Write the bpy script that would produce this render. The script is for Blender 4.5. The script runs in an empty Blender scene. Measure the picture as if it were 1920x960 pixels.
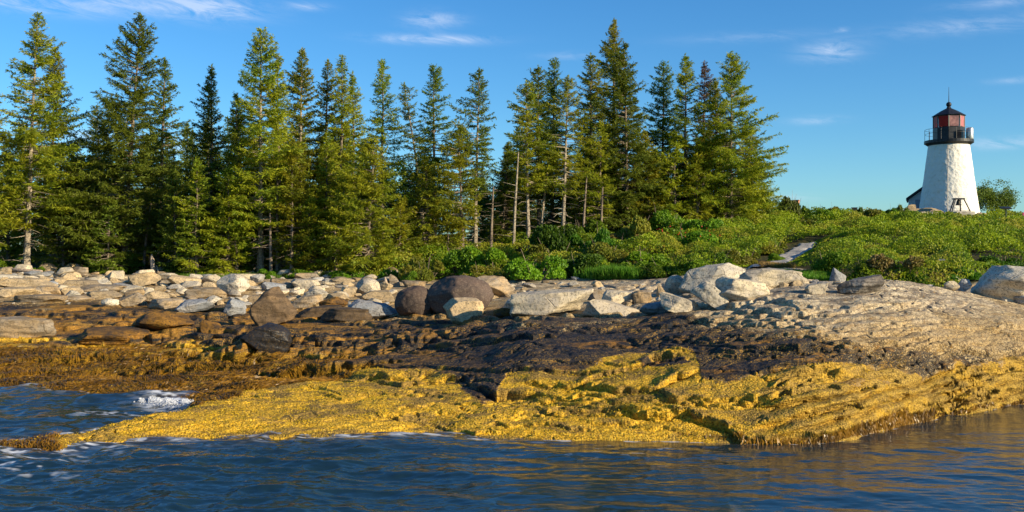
import bpy, bmesh, math, random
import numpy as np
from mathutils import Vector, Matrix
R = math.radians
sc = bpy.context.scene
col = sc.collection
random.seed(3)
rng = np.random.default_rng(11)

# ------------------------------------------------------------------ camera
CH = 3.5; F = 1870.0; CU, CV = 960.0, 480.0          # eye height; focal length in photo pixels
cam_d = bpy.data.cameras.new('camera'); cam = bpy.data.objects.new('camera', cam_d); col.objects.link(cam)
cam.location = (0, 0, CH); cam.rotation_euler = (R(90), 0, 0)
cam_d.sensor_width = 36; cam_d.lens = 36 * F / 1920; cam_d.clip_start = 0.1; cam_d.clip_end = 20000
sc.camera = cam
# ------------------------------------------------------------------ light
SUN_AZ, SUN_EL = 119.0, 18.5                          # clockwise from +Y (view axis)
sd = Vector((math.sin(R(SUN_AZ)) * math.cos(R(SUN_EL)), math.cos(R(SUN_AZ)) * math.cos(R(SUN_EL)), math.sin(R(SUN_EL))))
sl = bpy.data.lights.new('sun', 'SUN'); so = bpy.data.objects.new('sun', sl); col.objects.link(so)
sl.energy = 5.0; sl.angle = R(0.5); sl.color = (1.0, 0.84, 0.58)
so.rotation_euler = (-sd).to_track_quat('-Z', 'Y').to_euler()
sc.view_settings.view_transform = 'Standard'; sc.view_settings.look = 'None'
sc.view_settings.exposure = 0.72; sc.view_settings.gamma = 1; sc.view_settings.use_curve_mapping = False
sc.cycles.max_bounces = 6; sc.cycles.transparent_max_bounces = 6; sc.cycles.use_denoising = True
sc.cycles.caustics_reflective = False; sc.cycles.caustics_refractive = False

w = bpy.data.worlds.new('World'); sc.world = w; w.use_nodes = True
nt = w.node_tree; nt.nodes.clear(); N = nt.nodes.new; LK = nt.links.new
def wm(op, a, b=None, c=None, clamp=False):
    n = N('ShaderNodeMath'); n.operation = op; n.use_clamp = clamp
    for i, v in enumerate((a, b, c)):
        if v is None: continue
        if isinstance(v, (int, float)): n.inputs[i].default_value = v
        else: LK(v, n.inputs[i])
    return n.outputs[0]
sky = N('ShaderNodeTexSky'); sky.sky_type = 'NISHITA'; sky.sun_disc = False
sky.sun_elevation = R(SUN_EL); sky.sun_rotation = R(SUN_AZ); sky.air_density = 1.0; sky.dust_density = 0.25; sky.ozone_density = 3.0
hs = N('ShaderNodeHueSaturation'); hs.inputs['Saturation'].default_value = 1.22; hs.inputs['Value'].default_value = 1.0
hs.inputs['Hue'].default_value = 0.5
LK(sky.outputs[0], hs.inputs['Color'])
tc = N('ShaderNodeTexCoord'); sx = N('ShaderNodeSeparateXYZ'); LK(tc.outputs['Generated'], sx.inputs[0])
az = wm('ARCTAN2', sx.outputs[0], sx.outputs[1]); el = wm('ARCSINE', sx.outputs[2])
cmb = N('ShaderNodeCombineXYZ'); LK(wm('MULTIPLY', az, 22.0), cmb.inputs[0])
LK(wm('MULTIPLY_ADD', az, 12.0, wm('MULTIPLY', el, 90.0)), cmb.inputs[1])
nz = N('ShaderNodeTexNoise'); nz.inputs['Scale'].default_value = 1.0; nz.inputs['Detail'].default_value = 9; nz.inputs['Roughness'].default_value = 0.7
nz.inputs['Distortion'].default_value = 0.6
LK(cmb.outputs[0], nz.inputs['Vector'])
total = None
for (cu, cv, cw, chh, st) in [(60, 8, 130, 14, .8), (395, 14, 85, 20, 1.0), (250, 2, 120, 18, .6), (812, 74, 95, 8, 1.0), (812, 38, 48, 14, .7), (575, 12, 34, 7, .6),
                              (1556, 96, 46, 16, .85), (1578, 56, 10, 4, .7), (1527, 226, 45, 7, .5), (1885, 268, 60, 9, .75), (1815, 48, 120, 13, .45), (1400, 70, 120, 9, .22),
                              (1905, 150, 40, 5, .4), (1870, 5, 70, 8, .4), (130, 255, 90, 10, .8), (330, 275, 60, 14, 1.0), (1440, 372, 70, 8, .5), (1060, 105, 50, 7, .3)]:
    a0 = math.atan((cu - CU) / F); e0 = math.atan((CV - cv) / F * math.cos(a0))
    dx = wm('MULTIPLY', wm('SUBTRACT', az, a0), F / cw); dy = wm('MULTIPLY', wm('SUBTRACT', el, e0), F / chh)
    g = wm('EXPONENT', wm('MULTIPLY', wm('ADD', wm('MULTIPLY', dx, dx), wm('MULTIPLY', dy, dy)), -1.0))
    g = wm('MULTIPLY', g, st)
    total = g if total is None else wm('ADD', total, g)
cl = wm('MULTIPLY', wm('MULTIPLY', total, wm('MULTIPLY_ADD', nz.outputs[0], 4.2, -1.55), None, True), 0.62, None, True)
mx = N('ShaderNodeMix'); mx.data_type = 'RGBA'; tn = N('ShaderNodeMix'); tn.data_type = 'RGBA'; tn.blend_type = 'MULTIPLY'; tn.inputs[0].default_value = 1; LK(hs.outputs[0], tn.inputs[6]); tn.inputs[7].default_value = (.64, .97, 1.19, 1)
LK(cl, mx.inputs[0]); LK(tn.outputs[2], mx.inputs[6]); mx.inputs[7].default_value = (5.2, 6.0, 7.4, 1)
bg = N('ShaderNodeBackground'); bg.inputs[1].default_value = 0.088; LK(mx.outputs[2], bg.inputs[0])
wo = N('ShaderNodeOutputWorld'); LK(bg.outputs[0], wo.inputs[0])

# ------------------------------------------------------------------ helpers
def tag(o, label=None, cat=None, group=None, kind=None):
    if label: o['label'] = label
    if cat: o['category'] = cat
    if group: o['group'] = group
    if kind: o['kind'] = kind
    return o
def empty(name, loc=(0, 0, 0), rz=0):
    o = bpy.data.objects.new(name, None); col.objects.link(o); o.location = loc; o.rotation_euler = (0, 0, rz); o.empty_display_size = .2
    return o
def link(name, me, mat=None, parent=None, loc=None, rot=None):
    o = bpy.data.objects.new(name, me); col.objects.link(o)
    if mat is not None and not me.materials: me.materials.append(mat)
    if parent is not None: o.parent = parent
    if loc is not None: o.location = loc
    if rot is not None: o.rotation_euler = rot
    return o
def mesh_np(name, V, Q, smooth=False, attr=None):
    me = bpy.data.meshes.new(name); V = np.ascontiguousarray(V, dtype=np.float32); Q = np.ascontiguousarray(Q, dtype=np.int32)
    k = Q.shape[1]
    me.vertices.add(len(V)); me.vertices.foreach_set('co', V.ravel())
    me.loops.add(Q.size); me.loops.foreach_set('vertex_index', Q.ravel())
    me.polygons.add(len(Q)); me.polygons.foreach_set('loop_start', np.arange(0, Q.size, k, dtype=np.int32))
    me.polygons.foreach_set('use_smooth', np.full(len(Q), smooth, dtype=bool))
    me.update(calc_edges=True)
    if attr is not None:
        for nm, data in attr.items():
            a = me.attributes.new(nm, 'FLOAT_COLOR', 'POINT'); a.data.foreach_set('color', np.ascontiguousarray(data, dtype=np.float32).ravel())
    return me
def _h(ix, iy, iz):
    n = (ix.astype(np.int64) * 374761393 + iy.astype(np.int64) * 668265263 + iz.astype(np.int64) * 2147483647 + 1013) & 0xffffffff
    n = ((n ^ (n >> 13)) * 1274126177) & 0xffffffff
    n = (n ^ (n >> 16)) & 0xffffffff
    n = (n * 2654435761) & 0xffffffff
    return (n >> 8).astype(np.float32) / 8388608.0 - 1.0
def vnoise(x, y, z=None):
    x = np.asarray(x, np.float32); y = np.asarray(y, np.float32); z = np.zeros_like(x) if z is None else np.asarray(z, np.float32)
    xi, yi, zi = np.floor(x), np.floor(y), np.floor(z); fx, fy, fz = x - xi, y - yi, z - zi
    xi = xi.astype(np.int32); yi = yi.astype(np.int32); zi = zi.astype(np.int32)
    fx = fx * fx * fx * (fx * (fx * 6 - 15) + 10); fy = fy * fy * fy * (fy * (fy * 6 - 15) + 10); fz = fz * fz * (3 - 2 * fz)
    r = 0
    for dz in (0, 1):
        wz = fz if dz else 1 - fz
        a = _h(xi, yi, zi + dz) * (1 - fx) + _h(xi + 1, yi, zi + dz) * fx
        b = _h(xi, yi + 1, zi + dz) * (1 - fx) + _h(xi + 1, yi + 1, zi + dz) * fx
        r = r + wz * (a * (1 - fy) + b * fy)
    return r
def fbm(x, y, z=None, o=4, g=0.5):
    s = 0; a = 1.0; t = 0
    for i in range(o):
        f = 2.03 ** i
        s = s + a * vnoise(np.asarray(x) * f + 17.3 * i, np.asarray(y) * f + 9.1 * i, None if z is None else np.asarray(z) * f + 3.7 * i); t += a; a *= g
    return s / t
def sstep(a, b, x):
    t = np.clip((x - a) / (b - a), 0, 1); return t * t * (3 - 2 * t)

# ------------------------------------------------------------------ materials
def mat(name):
    m = bpy.data.materials.new(name); m.use_nodes = True; m.node_tree.nodes.clear(); return m
class NB:
    def __init__(s, m): s.t = m.node_tree
    def n(s, kind, **kw):
        n = s.t.nodes.new(kind)
        for k, v in kw.items(): setattr(n, k, v)
        return n
    def set(s, n, **kw):
        for k, v in kw.items():
            k = k.replace('_', ' ')
            if hasattr(v, 'is_linked') or isinstance(v, bpy.types.NodeSocket): s.t.links.new(v, n.inputs[k])
            else: n.inputs[k].default_value = v
        return n
    def math(s, op, a, b=None, c=None, clamp=False):
        n = s.n('ShaderNodeMath', operation=op, use_clamp=clamp)
        for i, v in enumerate((a, b, c)):
            if v is None: continue
            if isinstance(v, (int, float)): n.inputs[i].default_value = v
            else: s.t.links.new(v, n.inputs[i])
        return n.outputs[0]
    def mix(s, f, a, b):
        n = s.n('ShaderNodeMix', data_type='RGBA')
        for i, v in ((0, f), (6, a), (7, b)):
            if isinstance(v, bpy.types.NodeSocket): s.t.links.new(v, n.inputs[i])
            elif i == 0: n.inputs[0].default_value = v
            else: n.inputs[i].default_value = tuple(v) + (1,)
        return n.outputs[2]
    def noise(s, vec, scale, detail=4, rough=.55, dist=0):
        n = s.n('ShaderNodeTexNoise'); s.t.links.new(vec, n.inputs['Vector'])
        n.inputs['Scale'].default_value = scale; n.inputs['Detail'].default_value = detail; n.inputs['Roughness'].default_value = rough; n.inputs['Distortion'].default_value = dist
        return n.outputs[0]
    def voro(s, vec, scale, feature='F1'):
        n = s.n('ShaderNodeTexVoronoi', feature=feature); s.t.links.new(vec, n.inputs['Vector']); n.inputs['Scale'].default_value = scale
        return n
    def ramp(s, v, lo, hi):
        n = s.n('ShaderNodeMapRange', interpolation_type='SMOOTHSTEP'); s.t.links.new(v, n.inputs[0]); n.inputs[1].default_value = lo; n.inputs[2].default_value = hi
        return n.outputs[0]
    def scalevec(s, vec, sc_, rot=(0, 0, 0)):
        n = s.n('ShaderNodeMapping'); s.t.links.new(vec, n.inputs['Vector']); n.inputs['Scale'].default_value = sc_; n.inputs['Rotation'].default_value = rot
        return n.outputs[0]
    def out(s, col_, rough=.8, bump=None, bstr=.5, bdist=.02, spec=.3, extra=None):
        p = s.n('ShaderNodeBsdfPrincipled')
        for k, v in (('Base Color', col_), ('Roughness', rough), ('Specular IOR Level', spec)):
            if isinstance(v, bpy.types.NodeSocket): s.t.links.new(v, p.inputs[k])
            elif k == 'Base Color': p.inputs[k].default_value = tuple(v) + (1,)
            else: p.inputs[k].default_value = v
        if bump is not None:
            b = s.n('ShaderNodeBump'); s.t.links.new(bump, b.inputs['Height']); b.inputs['Strength'].default_value = bstr; b.inputs['Distance'].default_value = bdist
            s.t.links.new(b.outputs[0], p.inputs['Normal'])
        if extra:
            for k, v in extra.items(): p.inputs[k].default_value = v
        o = s.n('ShaderNodeOutputMaterial'); s.t.links.new(p.outputs[0], o.inputs[0])
        return p
def simple(name, c, rough=.6, metal=0, var=.15, scale=3.0):
    m = mat(name); b = NB(m); t = b.n('ShaderNodeTexCoord').outputs['Object']
    f = b.noise(t, scale, 5); c2 = tuple(x * (1 - var * 2) for x in c); c1 = tuple(min(1, x * (1 + var)) for x in c)
    p = b.out(b.mix(b.ramp(f, .3, .7), c2, c1), rough, f, .2, .01); p.inputs['Metallic'].default_value = metal
    return m
def rock_mat(name, c1, c2, speck=(.08, .07, .06), rough=.85, speck_amt=.8, band=False, bstr=.8, tide=False):
    m = mat(name); b = NB(m); g = b.n('ShaderNodeNewGeometry').outputs['Position']; oi = b.n('ShaderNodeObjectInfo')
    ad = b.n('ShaderNodeVectorMath', operation='ADD'); cx = b.n('ShaderNodeCombineXYZ')
    b.t.links.new(b.math('MULTIPLY', oi.outputs['Random'], 50.0), cx.inputs[0]); b.t.links.new(g, ad.inputs[0]); b.t.links.new(cx.outputs[0], ad.inputs[1]); v = ad.outputs[0]
    big = b.noise(v, 1.1, 5, .65); mid = b.noise(v, 4.5, 5, .65); fine = b.noise(v, 19, 4, .7)
    c = b.mix(b.ramp(big, .38, .62), c1, c2)
    c = b.mix(b.math('MULTIPLY', b.ramp(fine, .52, .62), speck_amt * .9), c, speck)
    c = b.mix(b.math('MULTIPLY', b.ramp(mid, .53, .64), speck_amt * .8), c, tuple(x * .45 for x in c1))
    hb = b.math('ADD', mid, b.math('MULTIPLY', fine, .45))
    st = b.noise(b.scalevec(v, (1.2, 1.2, 9), (0.15, 0.25, 0)), 1.0, 4, .6)
    if band:
        c = b.mix(b.math('MULTIPLY', b.ramp(st, .52, .62), .55), c, tuple(x * .3 for x in c1))
    hb = b.math('ADD', hb, b.math('MULTIPLY', st, 1.2 if band else .3))
    crk = b.n('ShaderNodeTexVoronoi', feature='DISTANCE_TO_EDGE'); b.t.links.new(b.scalevec(v, (1, 1, 1.8), (.3, .2, .5)), crk.inputs['Vector']); crk.inputs['Scale'].default_value = .75
    cw = b.math('MULTIPLY', b.math('MULTIPLY', b.ramp(crk.outputs['Distance'], .022, .0), b.ramp(big, .46, .6)), .45); c = b.mix(cw, c, tuple(x * .25 for x in c1)); hb = b.math('SUBTRACT', hb, cw)
    rnd = b.n('ShaderNodeHueSaturation'); b.t.links.new(c, rnd.inputs['Color'])
    b.t.links.new(b.math('MULTIPLY_ADD', oi.outputs['Random'], .45, .78), rnd.inputs['Value'])
    c = rnd.outputs[0]
    if tide:   # tide staining: dark crust below the high water mark, ochre weed below that
        gp = b.n('ShaderNodeNewGeometry').outputs['Position']; sp = b.n('ShaderNodeSeparateXYZ'); b.t.links.new(gp, sp.inputs[0])
        zz = b.math('ADD', sp.outputs[2], b.math('MULTIPLY_ADD', b.noise(gp, 1.7, 4, .6), .8, -.4))
        c = b.mix(b.ramp(zz, 1.75, 1.45), c, (.035, .033, .036)); c = b.mix(b.ramp(zz, 1.25, 1.05), c, (.40, .19, .025))
    b.out(c, rough, hb, bstr, .035, .25)
    return m
M = {}
M['granite'] = rock_mat('pale_granite', (.56, .46, .30), (.38, .33, .26), tide=False)
M['cream'] = rock_mat('cream_granite', (.48, .35, .19), (.34, .26, .16), speck_amt=.9)
M['white'] = rock_mat('white_granite', (.60, .52, .38), (.44, .39, .31), speck_amt=.9)
M['grey'] = rock_mat('grey_granite', (.24, .25, .26), (.34, .32, .29), speck_amt=.8)
M['tan'] = rock_mat('tan_gneiss', (.36, .25, .13), (.27, .22, .16), band=True)
M['brown'] = rock_mat('brown_boulder', (.115, .078, .06), (.085, .062, .05), speck=(.22, .17, .12), speck_amt=.6, bstr=.35)
M['dark'] = rock_mat('dark_gneiss', (.12, .08, .045), (.06, .045, .032), speck=(.16, .10, .04), band=True)
M['umber'] = rock_mat('umber_gneiss', (.21, .135, .07), (.11, .075, .045), speck=(.05, .035, .02), band=True)
M['wet'] = rock_mat('black_wet_rock', (.022, .022, .026), (.035, .032, .03), speck=(.10, .06, .02), rough=.38)
M['ochre'] = rock_mat('ochre_stained_rock', (.27, .13, .018), (.05, .033, .02), speck=(.03, .02, .015), speck_amt=1.2, bstr=1.0)
M['layered'] = rock_mat('dark_layered_rock', (.09, .075, .06), (.35, .30, .24), band=True)

def leaf_mat(name, c1, c2, c3=None, trans=.35, scale=.6, rv=.3, rough=.55, patch=None):
    m = mat(name); b = NB(m); gp = b.n('ShaderNodeNewGeometry'); oi = b.n('ShaderNodeObjectInfo')
    n1 = b.noise(gp.outputs['Position'], scale, 3, .6); n2 = b.noise(gp.outputs['Position'], 9.0, 2, .6)
    c = b.mix(b.ramp(n1, .4, .6), c1, c2)
    if c3: c = b.mix(b.math('MULTIPLY', b.ramp(n2, .55, .68), .7), c, c3)
    if patch: c = b.mix(b.math('MULTIPLY', b.ramp(b.noise(gp.outputs['Position'], .33, 4, .6), .52, .60), .8), c, patch)
    h = b.n('ShaderNodeHueSaturation'); b.t.links.new(c, h.inputs['Color'])
    b.t.links.new(b.math('MULTIPLY_ADD', oi.outputs['Random'], rv * 2, 1 - rv), h.inputs['Value'])
    b.t.links.new(b.math('MULTIPLY_ADD', oi.outputs['Random'], .03, .485), h.inputs['Hue'])
    d = b.n('ShaderNodeBsdfPrincipled'); b.t.links.new(h.outputs[0], d.inputs['Base Color']); d.inputs['Roughness'].default_value = rough; d.inputs['Specular IOR Level'].default_value = .25
    t = b.n('ShaderNodeBsdfTranslucent'); b.t.links.new(h.outputs[0], t.inputs['Color'])
    x = b.n('ShaderNodeMixShader'); x.inputs[0].default_value = trans; b.t.links.new(d.outputs[0], x.inputs[1]); b.t.links.new(t.outputs[0], x.inputs[2])
    o = b.n('ShaderNodeOutputMaterial'); b.t.links.new(x.outputs[0], o.inputs[0]); return m
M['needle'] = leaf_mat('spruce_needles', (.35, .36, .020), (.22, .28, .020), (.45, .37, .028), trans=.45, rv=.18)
M['needle_d'] = leaf_mat('dark_shaded_spruce_needles', (.15, .21, .024), (.17, .22, .02), (.25, .26, .024), trans=.42, rv=.2)  # dark spruces; on the left trees this darker green stands in for shade
M['needle_r'] = leaf_mat('dying_spruce_needles', (.20, .10, .05), (.16, .10, .04), None)
M['decid'] = leaf_mat('broadleaf_leaves', (.14, .19, .02), (.09, .14, .02), (.20, .20, .05), trans=.4)
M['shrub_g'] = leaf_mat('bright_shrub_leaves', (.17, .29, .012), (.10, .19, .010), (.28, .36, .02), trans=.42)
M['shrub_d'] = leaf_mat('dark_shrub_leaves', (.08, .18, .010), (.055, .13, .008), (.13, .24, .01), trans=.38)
M['shrub_o'] = leaf_mat('olive_shrub_leaves', (.22, .21, .02), (.15, .18, .015), (.27, .21, .05), trans=.38)
M['shrub_b'] = leaf_mat('brown_shrub_leaves', (.27, .19, .07), (.19, .17, .03), (.32, .21, .11), trans=.32)
M['under'] = leaf_mat('hillside_leaves', (.31, .39, .013), (.11, .19, .010), (.47, .47, .022), trans=.42, scale=.5, patch=(.36, .33, .035), rv=0)
M['grass'] = leaf_mat('grass_blades', (.10, .24, .012), (.08, .18, .01), (.2, .24, .03), trans=.4)
M['drygrass'] = leaf_mat('dry_grass_blades', (.30, .19, .06), (.22, .18, .04), None)
M['red'] = simple('rosehip_red', (.5, .02, .02))
M['weedleaf'] = leaf_mat('rockweed_fronds', (.38, .22, .014), (.17, .10, .012), (.52, .32, .025), trans=.15, scale=1.2, rough=.35)
M['bark'] = simple('spruce_bark', (.20, .155, .11), .9, var=.35, scale=9)
M['bark_w'] = simple('pale_spruce_bark', (.30, .25, .18), .9, var=.3, scale=9)
M['deadwood'] = simple('weathered_wood', (.42, .32, .23), .9, var=.3, scale=8)
M['black'] = simple('black_paint', (.022, .024, .028), .45, var=.3)
M['roofblack'] = simple('roof_black', (.018, .02, .026), .5, var=.3)
M['steel'] = simple('aluminium', (.62, .6, .55), .35, .7, var=.2, scale=6)
M['bronze'] = simple('bronze', (.06, .055, .04), .5, .5, var=.3)
M['concrete'] = simple('concrete', (.42, .38, .31), .9, var=.2)
M['houseroof'] = simple('dark_shingles', (.035, .038, .045), .8, var=.3)
M['housewall'] = simple('white_clapboard', (.62, .62, .62), .7, var=.04)
M['dooring'] = simple('grey_door_paint', (.30, .32, .38), .6, var=.05)
M['picket'] = simple('picket_paint', (.6, .55, .46), .8, var=.15)
def brick_mat():
    m = mat('orange_brick'); b = NB(m); t = b.n('ShaderNodeTexCoord').outputs['Object']
    br = b.n('ShaderNodeTexBrick'); b.t.links.new(b.scalevec(t, (1, 1, 1), (R(90), 0, 0)), br.inputs['Vector']); br.inputs['Color1'].default_value = (.50, .20, .08, 1)
    br.inputs['Color2'].default_value = (.38, .14, .06, 1); br.inputs['Mortar'].default_value = (.35, .3, .25, 1); br.inputs['Scale'].default_value = 5
    b.out(br.outputs[0], .85); return m
M['brick'] = brick_mat()
def tower_mat():
    m = mat('whitewashed_masonry'); b = NB(m); t = b.n('ShaderNodeTexCoord').outputs['Object']
    v = b.voro(t, 3.0); n = b.noise(t, 6, 5, .6); n2 = b.noise(t, 1.5, 4, .6)
    c = b.mix(b.math('MULTIPLY', b.ramp(n2, .52, .68), .5), (.82, .78, .68), (.60, .51, .36))
    c = b.mix(b.math('MULTIPLY', b.ramp(b.noise(t, 10, 5, .75), .60, .70), .65), c, (.35, .28, .18))
    b.out(c, .75, b.math('ADD', v.outputs['Distance'], b.math('MULTIPLY', n, .8)), .8, .06); return m
M['tower'] = tower_mat()
def glass_mat():
    m = mat('red_lantern_glass'); b = NB(m); t = b.n('ShaderNodeTexCoord').outputs['Object']
    b.out(b.mix(b.ramp(b.noise(t, 1.2, 2), .35, .65), (.75, .03, .04), (.62, .10, .09)), .2, spec=.5); return m
M['glass'] = glass_mat()

# ------------------------------------------------------------------ terrain (fan grid u x Y)
def P(v, Y): return (Y, CH - (v - CV) * Y / F)        # (distance, height) of a surface point
cols = {
 -900: [(10, -3), (22, -2), (30, -.8), P(705, 31), P(640, 35), P(580, 41), (50, 2.2), (58, 2.6), (75, 3.2), (110, 4), (160, 3), (230, -1), (300, -4)],
 -150: [(10, -3), (17, -1.2), (18.5, -.35), (20, -.7), (25, -.6), (27.6, 0), P(680, 29.8), P(640, 32), P(600, 35.5), P(560, 40), P(530, 48), (58, 2.7), (75, 3.2), (110, 4), (160, 3), (230, -1), (300, -4)],
 0: [(10, -3), (16.5, -1), (17.7, -.12), (18.3, .03), (18.7, -.02), (19.6, -.5), (25.5, -.5), P(720, 27.3), P(680, 29.5), P(640, 32), P(600, 35.5), P(560, 40), P(530, 48), (58, 2.72), (75, 3.2), (110, 4), (160, 3), (230, -1), (300, -4)],
 110: [(10, -3), (16.5, -1), (18.0, 0), (18.7, .13), (19.3, .05), (20.1, -.5), (25, -.4), P(728, 26.4), P(690, 28.8), P(640, 32), P(600, 35.5), P(562, 40), P(530, 48), (58, 2.6), (75, 3.2), (110, 4), (160, 3), (230, -1), (300, -4)],
 200: [(10, -3), (17, -1), (18.6, 0), (19.4, .24), (20.0, .12), (20.9, -.5), (24.4, -.4), P(735, 25.7), P(700, 28), P(640, 32), P(600, 35.5), P(565, 40), P(530, 48), (58, 2.5), (75, 3.2), (110, 4), (160, 3), (230, -1), (300, -4)],
 300: [(10, -3), (17, -1), (18.7, 0), (19.7, .34), (20.6, .34), (21.8, -.3), (23.2, -.3), P(748, 24.5), P(715, 26.5), P(660, 30.5), P(615, 34), P(575, 39), P(532, 48), (58, 2.4), (75, 3.1), (110, 4), (160, 3), (230, -1), (300, -4)],
 380: [(10, -3), (17, -1), (18.8, 0), (20, .27), P(762, 21.5), P(755, 22.4), (23.2, .06), P(725, 25.2), P(700, 27), P(655, 30.5), P(615, 34), P(578, 38.5), P(545, 45), (58, 2.4), (75, 3.1), (110, 4), (160, 3), (230, -1), (300, -4)],
 470: [(10, -3), (17, -1), (18.9, 0), (20, .22), P(755, 21.8), P(735, 23.2), P(720, 24.3), P(700, 26.3), P(660, 29.5), P(622, 33), P(585, 37.5), P(545, 45), (58, 2.35), (75, 3.1), (110, 4), (160, 3), (230, -1), (300, -4)],
 600: [(10, -3), (17, -1), (18.9, -.02), (19.6, .15), P(765, 21.2), P(722, 23.8), P(700, 25.6), P(662, 28.6), P(632, 31), P(602, 34.5), P(562, 41), (48, 2.1), (55, 2.35), (62, 2.8), (75, 3.4), (110, 4.2), (160, 3), (230, -1), (300, -4)],
 800: [(10, -3), (17, -1), (19.3, -.05), (19.9, .05), P(762, 21.2), P(722, 23.1), P(692, 24.8), P(652, 27.2), P(622, 30), P(600, 33.5), P(575, 38), (48, 2.0), (54, 2.3), (62, 3.2), (75, 4.2), (110, 5), (160, 3), (230, -1), (300, -4)],
 900: [(10, -3), (17, -1), (18.9, 0), P(780, 20.3), P(745, 21.6), P(725, 22.2), P(695, 23.6), P(648, 26), P(615, 29), P(598, 33), P(565, 38), (46, 2.15), (52, 2.35), (62, 3.8), (75, 4.7), (110, 5.5), (160, 4), (230, -1), (300, -4)],
 1000: [(10, -3), (17, -1), (18.8, 0), P(780, 20.1), P(745, 21.3), P(735, 21.7), P(692, 22.6), P(642, 24.5), P(603, 27.5), P(592, 30), P(562, 36), (45, 2.25), (50, 2.5), (60, 3.8), (68, 4.4), (85, 5.5), (110, 6), (160, 4), (230, -1), (300, -4)],
 1200: [(10, -3), (17, -1), (18.9, 0), P(785, 19.6), P(748, 20.4), P(705, 21.4), P(652, 23.2), P(602, 26), P(584, 29), P(545, 36), (45, 2.45), (52, 3.2), (60, 4.0), (72, 5.0), (90, 6.2), (110, 6.3), (160, 4), (230, -1), (300, -4)],
 1330: [(10, -3), (17, -1), (18.8, 0), P(798, 19.1), P(752, 19.8), P(702, 20.8), P(652, 22.3), P(602, 24.6), P(575, 27.3), P(535, 34), (42, 2.6), (50, 3.3), (60, 4.3), (72, 5.3), (85, 6.2), (110, 6.3), (160, 4), (230, -1), (300, -4)],
 1420: [(10, -3), (16.6, -1.2), (18.35, -.4), (18.6, .05), (18.85, .3), P(755, 19.5), P(702, 20.5), P(650, 21.9), P(600, 23.8), P(570, 26), P(540, 30), P(512, 40), (46, 3.0), (60, 4.5), (80, 5.9), (90, 6.1), (110, 6), (160, 4), (230, -1), (300, -4)],
 1500: [(10, -3), (16.4, -1.4), (18.2, -.5), (18.5, .0), (18.8, .30), P(745, 19.5), P(688, 20.6), P(626, 22.4), P(570, 25), P(540, 28.5), P(532, 33), P(512, 40), (46, 3.1), (60, 4.7), (80, 6.0), (92, 6.3), (110, 6), (160, 4), (230, -1), (300, -4)],
 1580: [(10, -3), (16.6, -1.4), (18.6, -.5), (18.85, .0), (19.05, .3), P(738, 19.7), P(680, 20.8), P(620, 22.6), P(565, 25.3), P(535, 28.5), (32, 2.55), (36, 2.6), (46, 3.5), (60, 4.7), (80, 6.1), (92, 6.5), (110, 6), (160, 4), (230, -1), (300, -4)],
 1650: [(10, -3), (17.5, -1.4), (19.5, -.5), (19.8, .05), P(772, 20.1), P(722, 20.8), P(662, 21.8), P(602, 23.5), P(552, 26), P(527, 28.5), (31.5, 2.5), (35, 2.5), (46, 3.4), (60, 4.7), (80, 6.1), (92, 6.6), (98, 7.2), (110, 6.5), (160, 4), (230, -1), (300, -4)],
 1720: [(10, -3), (18, -1.4), (20.6, -.5), (20.9, .05), P(752, 21.1), P(706, 21.7), P(652, 22.5), P(602, 23.9), P(555, 26.3), P(533, 28.5), (31.5, 2.4), (35, 2.4), (46, 3.4), (60, 4.7), (78, 5.9), (88, 6.5), (94, 7.3), (105, 7.3), (125, 5), (160, 4), (230, -1), (300, -4)],
 1800: [(10, -3), (19, -1.4), (21.8, -.5), (22.1, .05), P(741, 22.25), P(692, 22.8), P(642, 23.6), P(602, 24.7), P(568, 26.4), P(548, 28.5), (31, 2.3), (35, 2.4), (46, 3.5), (60, 4.6), (78, 5.7), (88, 6.35), (94, 7.5), (105, 7.4), (125, 5), (160, 4), (230, -1), (300, -4)],
 1920: [(10, -3), (20, -1.4), (23.1, -.5), (23.5, .05), P(722, 23.7), P(672, 24.1), P(622, 25), P(592, 26.4), P(576, 28.5), (31, 2.1), (35, 2.4), (46, 3.5), (60, 4.5), (78, 5.4), (88, 5.9), (96, 6.6), (110, 6.3), (125, 5), (160, 4), (230, -1), (300, -4)],
 2080: [(10, -3), (22, -1.4), (25, -.5), (25.3, .05), (25.6, .6), (26.5, 1.2), (28, 1.7), (31, 2.1), (35, 2.4), (46, 3.4), (60, 4.3), (78, 5.1), (96, 5.6), (110, 5.3), (125, 5), (160, 4), (230, -1), (300, -4)],
 2900: [(10, -3), (28, -2), (32, 0), (34, .9), (40, 2.1), (50, 3), (60, 3.8), (78, 4.6), (96, 5), (110, 5), (160, 4), (230, -1), (300, -4)],
}
Yr = np.concatenate([np.linspace(10, 17, 30, endpoint=False), np.linspace(17, 27, 620, endpoint=False), np.linspace(27, 36, 260, endpoint=False),
                     np.linspace(36, 60, 280, endpoint=False), np.linspace(60, 110, 120, endpoint=False), np.linspace(110, 300, 40)])
Ur = np.concatenate([np.linspace(-900, -60, 60, endpoint=False), np.linspace(-60, 1985, 1360, endpoint=False), np.linspace(1985, 2350, 110, endpoint=False), np.linspace(2350, 2900, 40)])
ck = sorted(cols)
Zc = np.array([np.interp(Yr, [p[0] for p in cols[k]], [p[1] for p in cols[k]]) for k in ck])
def smooth_rows(Z, sig):                                # smooth along Y with a width in metres
    Zs = np.empty_like(Z)
    yy = np.arange(10, 300, .08); Zi = np.array([np.interp(yy, Yr, z) for z in Z]); k = np.exp(-.5 * (np.arange(-12, 13) * .08 / sig) ** 2); k /= k.sum()
    for i in range(len(Z)): Zs[i] = np.interp(Yr, yy, np.convolve(np.pad(Zi[i], 12, mode='edge'), k, 'valid'))
    return Zs
Zc = smooth_rows(Zc, .16)
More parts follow.
